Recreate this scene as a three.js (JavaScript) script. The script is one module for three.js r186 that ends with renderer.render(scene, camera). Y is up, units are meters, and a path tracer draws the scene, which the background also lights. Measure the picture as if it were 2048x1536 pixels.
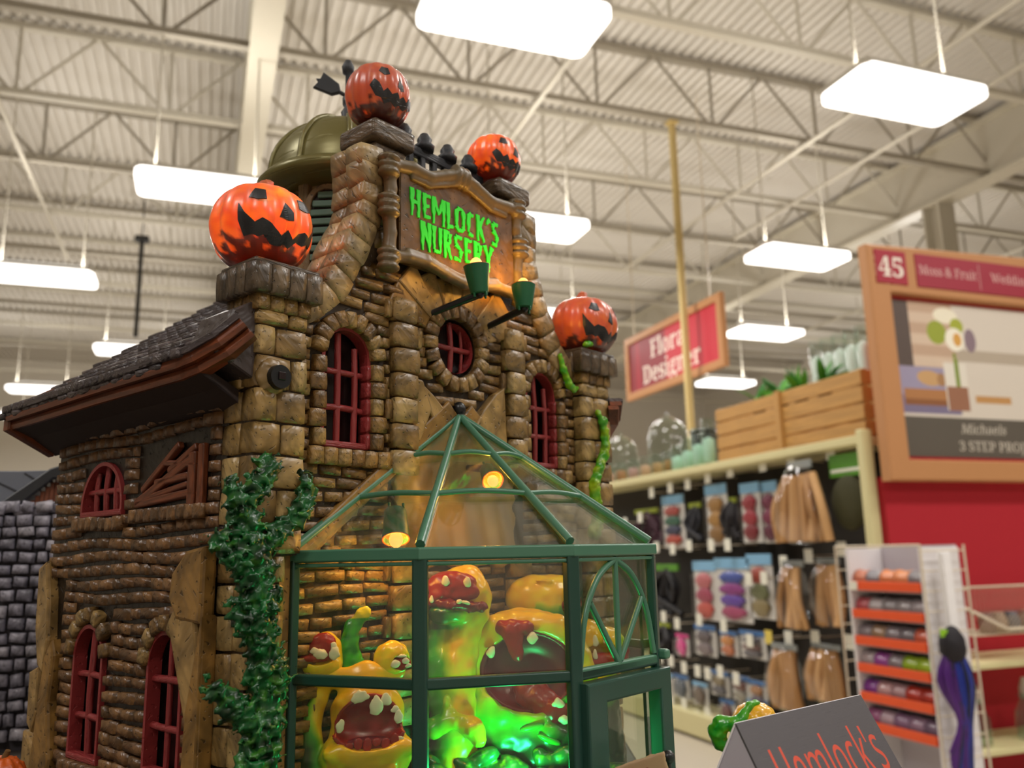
import * as THREE from 'three';
import { RoundedBoxGeometry } from 'three/addons/geometries/RoundedBoxGeometry.js';
import { RectAreaLightUniformsLib } from 'three/addons/lights/RectAreaLightUniformsLib.js';
import { TessellateModifier } from 'three/addons/modifiers/TessellateModifier.js';
import { ImprovedNoise } from 'three/addons/math/ImprovedNoise.js';
import { mergeGeometries, mergeVertices } from 'three/addons/utils/BufferGeometryUtils.js';

// ------------------------------------------------------------------ camera, exposure, light levels
const scene = new THREE.Scene();
scene.background = new THREE.Color(0x14120f);
const camera = new THREE.PerspectiveCamera(48.62, 2048 / 1536, 0.02, 120);
const CAM = new THREE.Vector3(0, 1.35, 0);
const CR = new THREE.Vector3(0.94083491, -0.02156709, 0.33817825), CU = new THREE.Vector3(-0.04648762, 0.98032242, 0.19185112), CF = new THREE.Vector3(0.33566139, 0.19622134, -0.92131895);
camera.position.copy(CAM);
camera.quaternion.setFromRotationMatrix(new THREE.Matrix4().makeBasis(CR, CU, CF.clone().negate()));
camera.focus = 0.262; camera.userData.fStop = 18;
scene.add(camera);
const renderer = new THREE.WebGLRenderer({ antialias: true });
renderer.toneMapping = THREE.LinearToneMapping;
renderer.toneMappingExposure = 1.0;
renderer.shadowMap.enabled = true;
RectAreaLightUniformsLib.init();
const STORE_DOWN = 33, STORE_UP = 27, STORE_COLOR = new THREE.Color(1.0, 0.965, 0.92);
const LAMP_COLOR = new THREE.Color(1.0, 0.47, 0.075);

// ------------------------------------------------------------------ helpers
function mulberry(a) { return () => { a |= 0; a = a + 0x6D2B79F5 | 0; let t = Math.imul(a ^ a >>> 15, 1 | a); t = t + Math.imul(t ^ t >>> 7, 61 | t) ^ t; return ((t ^ t >>> 14) >>> 0) / 4294967296; }; }
const rnd = mulberry(20);
const rr = (a, b) => a + (b - a) * rnd();
const pick = a => a[Math.floor(rnd() * a.length)];
const D2R = Math.PI / 180, MM = 0.001;
const perlin = new ImprovedNoise();
const noise = (x, y, z) => perlin.noise(x + 31.7, y + 17.3, z + 5.1);
const used = new Map();
function numbered(n) { const k = used.get(n) || 0; used.set(n, k + 1); return k ? `${n}_${String(k).padStart(3, '0')}` : n; }
function shadows(o) { o.traverse(m => { if (m.isMesh) { m.castShadow = true; m.receiveShadow = true; } }); return o; }
function tag(o, label, category, group, kind) {
  if (label) o.userData.label = label;
  if (category) o.userData.category = category;
  if (group) o.userData.group = group;
  if (kind) o.userData.kind = kind;
  return o;
}
function thing(name, label, category, pos = [0, 0, 0], turn = 0, group) {
  const g = new THREE.Group(); g.name = numbered(name); g.position.set(...pos); g.rotation.y = turn;
  tag(g, label, category, group); scene.add(g); return g;
}
function part(parent, name, geo, mat, pos, rot) {           // metres
  const m = new THREE.Mesh(geo, mat); m.name = parent === scene ? numbered(name) : name;
  if (pos) m.position.set(...pos); if (rot) m.rotation.set(...rot);
  m.castShadow = m.receiveShadow = true; parent.add(m); return m;
}
function mm(geo) { if (!geo.userData.mm) { if (geo.type === 'ExtrudeGeometry' && geo.attributes.uv) { const q = geo.attributes.uv; for (let i = 0; i < q.count; i++) q.setXY(i, q.getX(i) * .04, q.getY(i) * .04); } geo.scale(MM, MM, MM); geo.userData.mm = true; } return geo; }
function pmm(parent, name, geo, mat, pos, rot) { return part(parent, name, mm(geo), mat, pos && pos.map(v => v * MM), rot); }   // millimetres
function struct(name, geo, mat, pos, rot) { const m = part(scene, name, geo, mat, pos, rot); m.userData.kind = 'structure'; return m; }
function copyOf(o, pos, turn, label, group) {
  const c = o.clone(); c.name = numbered(o.name.replace(/_\d+$/, '')); c.userData = { ...o.userData };
  scene.add(c); if (pos) c.position.set(...pos); if (turn !== undefined) c.rotation.y = turn;
  if (label) c.userData.label = label; if (group) c.userData.group = group; return c;
}
const join = l => mergeGeometries(l.map(g => { const n = g.index ? g.toNonIndexed() : g; for (const k of Object.keys(n.attributes)) if (!['position', 'normal', 'uv'].includes(k)) n.deleteAttribute(k); return n; }));
function box(w, h, d, x = 0, y = 0, z = 0) { const g = new THREE.BoxGeometry(w, h, d); g.translate(x, y, z); return g; }
function rbox(w, h, d, r, x = 0, y = 0, z = 0, s = 1) { const g = new RoundedBoxGeometry(w, h, d, s, r); g.translate(x, y, z); return g; }
function rod(a, b, r, r2 = r, n = 10) {
  const A = new THREE.Vector3(...a), B = new THREE.Vector3(...b), d = B.clone().sub(A), L = d.length();
  const g = new THREE.CylinderGeometry(r2, r, L, n); g.translate(0, L / 2, 0);
  g.applyQuaternion(new THREE.Quaternion().setFromUnitVectors(new THREE.Vector3(0, 1, 0), d.normalize())); g.translate(...a); return g;
}
function tube(pts, r, n = 24, k = 8) { return new THREE.TubeGeometry(new THREE.CatmullRomCurve3(pts.map(p => new THREE.Vector3(...p))), n, r, k, false); }
function ball(r, x = 0, y = 0, z = 0, sx = 1, sy = 1, sz = 1, n = 16) { const g = new THREE.SphereGeometry(r, n, Math.round(n * .7)); g.scale(sx, sy, sz); g.translate(x, y, z); return g; }
const lathe = (pts, n = 32) => new THREE.LatheGeometry(pts.map(p => new THREE.Vector2(...p)), n);
// a polygonal profile (side, up) swept along a polyline; side is horizontal
function sweep(path, profile) {
  const P = path.map(p => new THREE.Vector3(...p)), pos = [], uv = [], idx = [], n = profile.length;
  for (let i = 0; i < P.length; i++) {
    const t = P[Math.min(i + 1, P.length - 1)].clone().sub(P[Math.max(i - 1, 0)]).normalize();
    const s = new THREE.Vector3().crossVectors(t, new THREE.Vector3(0, 1, 0)).normalize();
    const u = new THREE.Vector3().crossVectors(s, t);
    for (let k = 0; k <= n; k++) { const q = profile[k % n]; const v = P[i].clone().addScaledVector(s, q[0]).addScaledVector(u, q[1]); pos.push(v.x, v.y, v.z); uv.push(k / n, i * .3); }
  }
  for (let i = 0; i + 1 < P.length; i++) for (let k = 0; k < n; k++) { const a = i * (n + 1) + k, b = a + n + 1; idx.push(a, b, a + 1, b, b + 1, a + 1); }
  for (const [i, f] of [[0, 1], [P.length - 1, 0]]) for (let k = 1; k + 1 < n; k++) { const a = i * (n + 1); f ? idx.push(a, a + k, a + k + 1) : idx.push(a, a + k + 1, a + k); }
  const g = new THREE.BufferGeometry(); g.setAttribute('position', new THREE.Float32BufferAttribute(pos, 3)); g.setAttribute('uv', new THREE.Float32BufferAttribute(uv, 2)); g.setIndex(idx);
  const o = g.toNonIndexed(); o.computeVertexNormals(); return o;
}
function extrude(pts, d, bevel = 0, holes = [], seg = 1) {
  const s = !Array.isArray(pts) ? pts : new THREE.Shape(pts.map(p => new THREE.Vector2(...p)));
  for (const h of holes) s.holes.push(!Array.isArray(h) ? h : new THREE.Path(h.map(p => new THREE.Vector2(...p))));
  return new THREE.ExtrudeGeometry(s, { depth: d, bevelEnabled: bevel > 0, bevelSize: bevel, bevelThickness: bevel, bevelSegments: seg, curveSegments: 14 });
}
// ---- signed distance modelling: naive surface nets, with painted colour per vertex
function nets(f, lo, hi, h, colour) {
  const n = [0, 1, 2].map(i => Math.ceil((hi[i] - lo[i]) / h) + 1), [X, Y, Z] = n, F = new Float32Array(X * Y * Z), id = (i, j, k) => i + X * (j + Y * k);
  for (let k = 0; k < Z; k++) for (let j = 0; j < Y; j++) for (let i = 0; i < X; i++) F[id(i, j, k)] = f(lo[0] + i * h, lo[1] + j * h, lo[2] + k * h);
  const V = new Int32Array(X * Y * Z).fill(-1), pos = [], idx = [], E = [];
  for (let a = 0; a < 8; a++) for (const b of [1, 2, 4]) if (!(a & b)) E.push([a, a | b]);
  const val = new Float32Array(8);
  for (let k = 0; k < Z - 1; k++) for (let j = 0; j < Y - 1; j++) for (let i = 0; i < X - 1; i++) {
    let m = 0; for (let c = 0; c < 8; c++) { val[c] = F[id(i + (c & 1), j + (c >> 1 & 1), k + (c >> 2))]; if (val[c] < 0) m |= 1 << c; }
    if (m === 0 || m === 255) continue;
    let x = 0, y = 0, z = 0, q = 0;
    for (const [a, b] of E) if ((val[a] < 0) !== (val[b] < 0)) { const t = val[a] / (val[a] - val[b]); x += (a & 1) + t * ((b & 1) - (a & 1)); y += (a >> 1 & 1) + t * ((b >> 1 & 1) - (a >> 1 & 1)); z += (a >> 2) + t * ((b >> 2) - (a >> 2)); q++; }
    V[id(i, j, k)] = pos.length / 3; pos.push(lo[0] + (i + x / q) * h, lo[1] + (j + y / q) * h, lo[2] + (k + z / q) * h);
  }
  const quad = (a, b, c, d, flip) => { if (a < 0 || b < 0 || c < 0 || d < 0) return; flip ? idx.push(a, c, b, a, d, c) : idx.push(a, b, c, a, c, d); };
  for (let k = 1; k < Z - 1; k++) for (let j = 1; j < Y - 1; j++) for (let i = 1; i < X - 1; i++) {
    const s = F[id(i, j, k)] < 0;
    if (s !== F[id(i + 1, j, k)] < 0) quad(V[id(i, j - 1, k - 1)], V[id(i, j, k - 1)], V[id(i, j, k)], V[id(i, j - 1, k)], !s);
    if (s !== F[id(i, j + 1, k)] < 0) quad(V[id(i - 1, j, k - 1)], V[id(i - 1, j, k)], V[id(i, j, k)], V[id(i, j, k - 1)], !s);
    if (s !== F[id(i, j, k + 1)] < 0) quad(V[id(i - 1, j - 1, k)], V[id(i, j - 1, k)], V[id(i, j, k)], V[id(i - 1, j, k)], !s);
  }
  const g = new THREE.BufferGeometry(); g.setAttribute('position', new THREE.Float32BufferAttribute(pos, 3)); g.setIndex(idx); g.computeVertexNormals();
  g.setAttribute('uv', new THREE.Float32BufferAttribute(new Float32Array(pos.length / 3 * 2), 2));
  if (colour) { const c = new Float32Array(pos.length), N = g.attributes.normal; for (let i = 0; i < pos.length; i += 3) { const q = colour(pos[i], pos[i + 1], pos[i + 2], N.getY(i / 3), N.getZ(i / 3)); c[i] = q[0]; c[i + 1] = q[1]; c[i + 2] = q[2]; } g.setAttribute('color', new THREE.BufferAttribute(c, 3)); }
  return g;
}
const smin = (a, b, k) => { const h = Math.max(k - Math.abs(a - b), 0) / k; return Math.min(a, b) - h * h * k * .25; };
const smax = (a, b, k) => -smin(-a, -b, k);
function sCap(x, y, z, a, b, ra, rb) { const px = x - a[0], py = y - a[1], pz = z - a[2], bx = b[0] - a[0], by = b[1] - a[1], bz = b[2] - a[2]; const t = Math.min(1, Math.max(0, (px * bx + py * by + pz * bz) / (bx * bx + by * by + bz * bz))); return Math.hypot(px - t * bx, py - t * by, pz - t * bz) - (ra + (rb - ra) * t); }
function sEll(x, y, z, c, r) { const a = (x - c[0]) / r[0], b = (y - c[1]) / r[1], d = (z - c[2]) / r[2]; const k0 = Math.hypot(a, b, d), k1 = Math.hypot(a / r[0], b / r[1], d / r[2]); return k1 > 1e-9 ? k0 * (k0 - 1) / k1 : -Math.min(...r); }
function sPath(x, y, z, pts, k = 0) { let d = 1e9; for (let i = 0; i + 1 < pts.length; i++) { const e = sCap(x, y, z, pts[i], pts[i + 1], pts[i][3], pts[i + 1][3]); d = k ? smin(d, e, k) : Math.min(d, e); } return d; }
const mixc = (a, b, t) => a.map((v, i) => v + (b[i] - v) * Math.min(1, Math.max(0, t)));
const lin = h => { const c = new THREE.Color(h); return [c.r, c.g, c.b]; };

// ---- pixel rays of the calibrated view, for measuring places on real planes
const wray = (px, py) => CR.clone().multiplyScalar((px - 1024) / 1700).addScaledVector(CU, -(py - 768) / 1700).add(CF);
const onAxis = (k, v, px, py) => { const d = wray(px, py), t = (v - CAM.getComponent(k)) / d.getComponent(k); return CAM.clone().addScaledVector(d, t); };
const onX = (px, py, x) => onAxis(0, x, px, py), onY = (px, py, y) => onAxis(1, y, px, py), onZ = (px, py, z) => onAxis(2, z, px, py);
const atDepth = (px, py, z) => CAM.clone().addScaledVector(wray(px, py), z);

// ------------------------------------------------------------------ textures and materials
function tex(w, h, fn, srgb = true) {
  const d = new Uint8Array(w * h * 4);
  for (let y = 0; y < h; y++) for (let x = 0; x < w; x++) { const c = fn(x / w, y / h), i = (y * w + x) * 4; for (let k = 0; k < 3; k++) d[i + k] = Math.max(0, Math.min(255, (c.length ? c[k] : c) * 255)); d[i + 3] = 255; }
  const t = new THREE.DataTexture(d, w, h); t.wrapS = t.wrapT = THREE.RepeatWrapping; t.magFilter = THREE.LinearFilter; t.minFilter = THREE.LinearMipmapLinearFilter; t.generateMipmaps = true;
  if (srgb) t.colorSpace = THREE.SRGBColorSpace; t.needsUpdate = true; return t;
}
const tn = (u, v, f, s = 0) => noise(Math.cos(u * 6.283) * f + s, Math.sin(u * 6.283) * f + Math.cos(v * 6.283) * f, Math.sin(v * 6.283) * f - s);
const stoneMap = tex(256, 256, (u, v) => { const a = .9 + .3 * tn(u, v, .6) + .14 * tn(u, v, 1.6, 3), p = tn(u, v, 3.2, 9); return a - (p > .5 ? .28 : 0); });
const stoneBump = tex(256, 256, (u, v) => .55 + .4 * tn(u, v, 1, 4) + .15 * tn(u, v, 2.6, 2) - (tn(u, v, 3.2, 9) > .47 ? .4 : 0), false);
const woodMap = tex(256, 256, (u, v) => .84 + .1 * tn(u * 1, v, .6, 2) + .12 * Math.sin((v * 14 + tn(u, v, 1, 5) * 1.5) * 6.283) * .5);
const floorMap = tex(256, 256, (u, v) => { const e = Math.min(u, v, 1 - u, 1 - v); return (.93 + .05 * tn(u, v, 3)) * (e < .006 ? .8 : 1); });
const std = (color, roughness = .6, o = {}) => new THREE.MeshStandardMaterial({ color, roughness, ...o });
const phys = (color, roughness = .5, o = {}) => new THREE.MeshPhysicalMaterial({ color, roughness, ...o });
const stoneMat = c => std(c, .36, { map: stoneMap, bumpMap: stoneBump, bumpScale: .0003 });
const M = {
  brick: ['#9a7844', '#8c6a3a', '#826136', '#a3834e', '#745834'].map(stoneMat),
  side: ['#86603a', '#755231', '#8d663e', '#6a4b2b'].map(stoneMat),  // darker brick tones for the side wall, its shade put into the colour
  stone: ['#ab8b55', '#9c7d49', '#b3955f', '#8f7143'].map(stoneMat),
  cope: ['#a98d60', '#9a7e52', '#b3996c'].map(stoneMat),
  dark: ['#66543f', '#574735', '#705d46'].map(stoneMat),
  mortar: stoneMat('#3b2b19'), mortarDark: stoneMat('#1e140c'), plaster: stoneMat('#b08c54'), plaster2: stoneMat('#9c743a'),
  burgundy: std('#8d3232', .36, { bumpMap: stoneBump, bumpScale: .0003 }), void: std('#1a0607', .3),
  shingle: ['#4a4143', '#3d3537', '#554a4a', '#443a38'].map(c => std(c, .38, { bumpMap: stoneBump, bumpScale: .0005 })),
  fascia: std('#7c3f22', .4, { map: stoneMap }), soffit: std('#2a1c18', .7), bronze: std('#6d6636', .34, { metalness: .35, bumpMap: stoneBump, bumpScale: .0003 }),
  louvre: std('#5d7b6b', .5), drum: stoneMat('#8c7350'), iron: std('#22242a', .5, { bumpMap: stoneBump, bumpScale: .0002 }), black: std('#0c0d10', .35),
  letter: std('#1bd21a', .5), board: std('#684d2a', .4, { map: stoneMap, bumpMap: stoneBump, bumpScale: .0002 }), scroll: std('#8a7550', .42, { map: stoneMap }),
  green: std('#4a7a62', .3), greenDark: std('#20453a', .32), shade: std('#155c3a', .38),
  glass: phys('#f6f8f2', .02, { transmission: .99, thickness: 0, ior: 1.5 }), roofGlass: phys('#f4f6ee', .03, { transmission: .985, thickness: 0, ior: 1.55 }),
  paint: new THREE.MeshPhysicalMaterial({ vertexColors: true, roughness: .3, clearcoat: .35, clearcoatRoughness: .15 }),
  moss: new THREE.MeshStandardMaterial({ vertexColors: true, roughness: .3 }),
  pumpkin: new THREE.MeshPhysicalMaterial({ vertexColors: true, roughness: .34, transmission: .22, thickness: 0, clearcoat: .4, clearcoatRoughness: .2 }),
  carve: std('#1c1c20', .4), mouth: std('#9a181b', .28), mouthDark: std('#741424', .3), tooth: std('#e8dcc6', .3),
  bulb: std('#f0a040', .4, { emissive: new THREE.Color(1, .5, .13), emissiveIntensity: 1.7 }),
  deck: std('#d4cec4', .75), steel: std('#c9c2b2', .5), steelDark: std('#a79f90', .55), wall: std('#e9e3d8', .9), fixture: std('#e8e6e0', .5),
  glow: std('#ffffff', .5, { emissive: new THREE.Color(1, .96, .9), emissiveIntensity: 3.2 }),
  upglow: std('#ffffff', .5, { emissive: new THREE.Color(1, .96, .9), emissiveIntensity: 1.2 }),
  cream: std('#d8cf9d', .5), peg: std('#2b2620', .8), tagm: std('#e9e7d9', .6), wire: std('#d9cbb4', .4), redPanel: std('#b01426', .75), pine: std('#e0a95e', .6, { map: woodMap }), tan: std('#bd8656', .6),
  orange: std('#e8531a', .5), clear: phys('#eef6f2', .03, { transmission: 1, thickness: 0, ior: 1.45 }), kraft: phys('#a87a45', .5, { clearcoat: 1, clearcoatRoughness: .12, map: woodMap }),
};

// ------------------------------------------------------------------ the store: shell
const fl = new THREE.PlaneGeometry(60, 60); for (let i = 0; i < fl.attributes.uv.count; i++) fl.attributes.uv.setXY(i, fl.attributes.uv.getX(i) * 100, fl.attributes.uv.getY(i) * 100);
struct('floor', box(60, .2, 60, 0, -.1, 0), std('#cfc4b2', .45, { map: floorMap }), [5, 0, -8]);
{ // roof deck with trapezoid flutes running away from the camera
  const p = [], n = 250, w = .13, x0 = -14, top = 7.3, low = 7.25;
  for (let i = 0; i < n; i++) { const x = x0 + i * w; p.push([x, low], [x + w * .45, low], [x + w * .55, top], [x + w * .9, top]); }
  p.push([x0 + n * w, low], [x0 + n * w, 7.5], [x0, 7.5]);
  const g = extrude(p, 44); struct('ceiling', g, M.deck, [0, 0, -36]);
}
struct('wall_back', box(60, 7.3, .3, 0, 3.65, 0), M.wall, [5, 0, -28]);
struct('wall_front', box(60, 7.3, .3, 0, 3.65, 0), M.wall, [5, 0, 8]);
struct('wall_left', box(.3, 7.3, 42, 0, 3.65, 0), M.wall, [-14, 0, -13]);
struct('wall_right', box(.3, 7.3, 42, 0, 3.65, 0), M.wall, [18.2, 0, -13]);
{ // open web joists across the store
  const chordG = new THREE.BoxGeometry(32, .07, .09), web = new Map();
  const zs = [-4.75, -6.45, -8.1, -9.75, -11.45, -13.2, -14.9, -16.6, -18.3, -20, -22, -25];
  zs.forEach((z, i) => {
    const t = new THREE.Group(); t.name = numbered('ceiling_truss'); t.position.set(0, 0, z); t.userData.kind = 'structure'; scene.add(t);
    const m = i % 2 ? M.steel : M.steelDark;
    part(t, 'top_chord', chordG, m, [2, 7.2, 0]); part(t, 'bottom_chord', chordG, m, [2, 6.4, 0]);
    if (z < -4 && z > -14) { // webs that the view shows
      const reach = -z, x0 = Math.floor((-.30 * reach - .5) / 1.55) * 1.55 + .2, x1 = 1.35 * reach + 1;
      for (let x = x0; x < Math.min(x1, 15); x += 1.55) for (const [a, b] of [[x, x + .72], [x + .775, x + .775], [x + 1.55, x + .83]]) {
        const key = (b - a).toFixed(2); if (!web.has(key)) web.set(key, rod([0, .79, 0], [b - a, 0, 0], .02, .02, 5));
        part(t, 'web_strut', web.get(key), m, [a, 6.41, 0]);
      }
    }
  });
  const girder = new THREE.Group(); girder.name = 'ceiling_girder'; girder.position.set(.36, 0, -14); girder.userData.kind = 'structure'; scene.add(girder);
  const glossy = std('#cfc8b6', .28);
  part(girder, 'flange', box(.28, .05, 38), glossy, [0, 6.3, 0]); part(girder, 'flange', box(.28, .05, 38), glossy, [0, 7.14, 0]); part(girder, 'girder_web', box(.03, .8, 38), M.steel, [0, 6.72, 0]);
  const g2 = girder.clone(); g2.name = 'ceiling_girder_001'; g2.userData = { ...girder.userData }; g2.position.x = 10.07; scene.add(g2);
  for (const [x, z] of [[10.07, -9.0], [10.07, -21], [.36, -21]]) struct('column', join([box(.3, 6.28, .03, 0, 3.14, .14), box(.3, 6.28, .03, 0, 3.14, -.14), box(.03, 6.28, .25, 0, 3.14, 0)]), M.steel, [x, 0, z]);
  for (const [x, z0, z1, y] of [[3.3, -12, -5, 6.28], [6.9, -13, -4, 6.3], [7.9, -11, -3.5, 6.28], [-2.3, -15, -6, 6.3], [13, -16, -6, 6.3]]) { const c = part(scene, 'ceiling_conduit', rod([0, 0, 0], [0, 0, z0 - z1], .03, .03, 8), M.steel, [x, y, z1]); c.userData.kind = 'structure'; }
  const pole = part(scene, 'power_pole', join([rbox(.075, 6.36, .06, .01, 0, 3.18, 0), box(.12, .03, .12, 0, 6.35, 0)]), std('#cfb679', .5), [5.05, 0, -8.1]); tag(pole, 'slim yellow power pole rising from behind the glass domes up to a ceiling truss', 'pole');
}
// ---- pendant fixtures: a bright diffuser below, an unseen glowing slot above, placed to brighten the ceiling
{
  const rows = [[-4.70, [1.78, 5.06]], [-8.1, [-.12, 3.2, 6.7]], [-11.35, [-2.0, 1.3, 4.7, 8.6, 11.9]], [-15.2, [-1.2, 2.4, 6.2, 10.4, 14.6]], [-19.2, [-3.2, 1, 5.5, 15.5]], [-22.8, [-4.6, -.8, 8]], [-1.1, [3.3, 6.6, -3.2]], [2.6, [1.6, 4.9, -2]]];  // unseen fixtures extend the grid; those at far right added to brighten the background
  const shell = join([rbox(1.22, .07, .54, .03, 0, .085, 0), rbox(1.05, .05, .16, .02, 0, .15, 0)]);
  const lens = (() => { const s = new THREE.Shape(), w = .59, h = .26, r = .07; s.moveTo(-w + r, -h); s.lineTo(w - r, -h); s.quadraticCurveTo(w, -h, w, -h + r); s.lineTo(w, h - r); s.quadraticCurveTo(w, h, w - r, h); s.lineTo(-w + r, h); s.quadraticCurveTo(-w, h, -w, h - r); s.lineTo(-w, -h + r); s.quadraticCurveTo(-w, -h, -w + r, -h); const g = new THREE.ExtrudeGeometry(s, { depth: .06, bevelEnabled: true, bevelSize: .015, bevelThickness: .012, bevelSegments: 2 }); g.rotateX(Math.PI / 2); g.translate(0, .06, 0); return g; })();
  const slot = rbox(1.0, .012, .12, .005, 0, .18, 0), hang = rod([0, 0, 0], [0, 2.35, 0], .011, .011, 6);
  const ORD = ['first', 'second', 'third', 'fourth', 'fifth', 'sixth', 'seventh', 'eighth', 'ninth', 'tenth'];
  const nearNames = { '-4.7_1.78': 'largest glowing ceiling fixture cut by the top edge above the tower pumpkins', '-4.7_5.06': 'large glowing rectangular fixture high above the aisle number board', '-8.1_-0.12': 'long glowing fixture whose end is hidden behind the olive dome', '-8.1_3.2': 'glowing fixture partly behind the right edge of the lettered tower', '-8.1_6.7': 'mid sized glowing fixture between the yellow pole and the aisle number board', '-11.35_-2': 'glowing bar fixture cut by the left edge above the shingled roof', '-11.35_8.6': 'small glowing fixture just right of the hanging red sign', '-15.2_-1.2': 'small glowing fixture peeking over the shingles below the black rod', '-15.2_10.4': 'smallest glowing fixture under the lower edge of the hanging red sign', '-19.2_-3.2': 'small glowing fixture over the lower shingles at left' };
  for (const [z, xs] of rows) for (const x of xs) {
    const k = `${z}_${x}`, seen = nearNames[k];
    const t = thing('pendant_light', seen || `white ceiling fixture hidden from view, placed to light the store, ${ORD[xs.indexOf(x)]} from the left in ceiling row ${ORD[rows.findIndex(r => r[0] === z)]}`, 'ceiling light', [x, 4.8, z], 0, 'store ceiling fixtures');
    part(t, 'housing', shell, M.fixture); part(t, 'diffuser', lens, M.glow); part(t, 'unseen_uplight_slot', slot, M.upglow);
    for (const s of [-.45, .45]) part(t, 'hanger', hang, M.steel, [s, .15, 0]);
    const d = new THREE.RectAreaLight(STORE_COLOR, STORE_DOWN, 1.18, .52); d.position.set(0, -.02, 0); d.rotation.x = -Math.PI / 2; t.add(d);
    const u = new THREE.RectAreaLight(STORE_COLOR, STORE_UP, 1.0, .3); u.position.set(0, .2, 0); u.rotation.x = Math.PI / 2; t.add(u);
  }
  const bp = part(scene, 'hanging_rod', join([rod([0, -.05, 0], [0, 1.62, 0], .035, .035, 8), rbox(.22, .1, .16, .02, 0, 1.62, 0), rod([0, 1.6, 0], [0, 2.3, 0], .012, .012, 6)]), std('#2a2928', .6), [-1.15, 4.98, -14.6]); tag(bp, 'black rod hanging from the ceiling beside the left pumpkin', 'rod');
}

// ------------------------------------------------------------------ the store: aisle shelving, signs, goods
function canvasTex(w, h, draw) { const c = document.createElement('canvas'); c.width = w; c.height = h; const x = c.getContext('2d'); draw(x, w, h); const t = new THREE.CanvasTexture(c); t.colorSpace = THREE.SRGBColorSpace; t.magFilter = THREE.LinearFilter; return t; }
const print = (w, h, draw, r = .55) => new THREE.MeshStandardMaterial({ map: canvasTex(w, h, draw), roughness: r });
const Q = -Math.PI / 2;                                      // turns +z to -x, the side the aisle is seen from
{
  const g = thing('shelving_unit', 'long aisle shelving with a cream top shelf, end post and dark pegboard', 'shelving', [3.45, 0, -3.78]);
  part(g, 'top_shelf', rbox(.62, .05, 6.4, .008, .31, 1.93, -3.2), M.cream);
  part(g, 'pegboard', box(.04, 1.9, 6.4, .34, .98, -3.2), M.peg);
  part(g, 'base_deck', rbox(.62, .16, 6.4, .01, .31, .1, -3.2), M.cream);
  part(g, 'end_post', rbox(.075, 2.0, .05, .008, .0, .99, .02), M.cream);
  part(g, 'upright', rbox(.05, 1.95, .08, .008, .36, .97, -6.3), M.cream);
  part(g, 'shelf_rail', rbox(.02, .05, 6.4, .005, -.005, 1.94, -3.2), M.cream);
}
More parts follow.
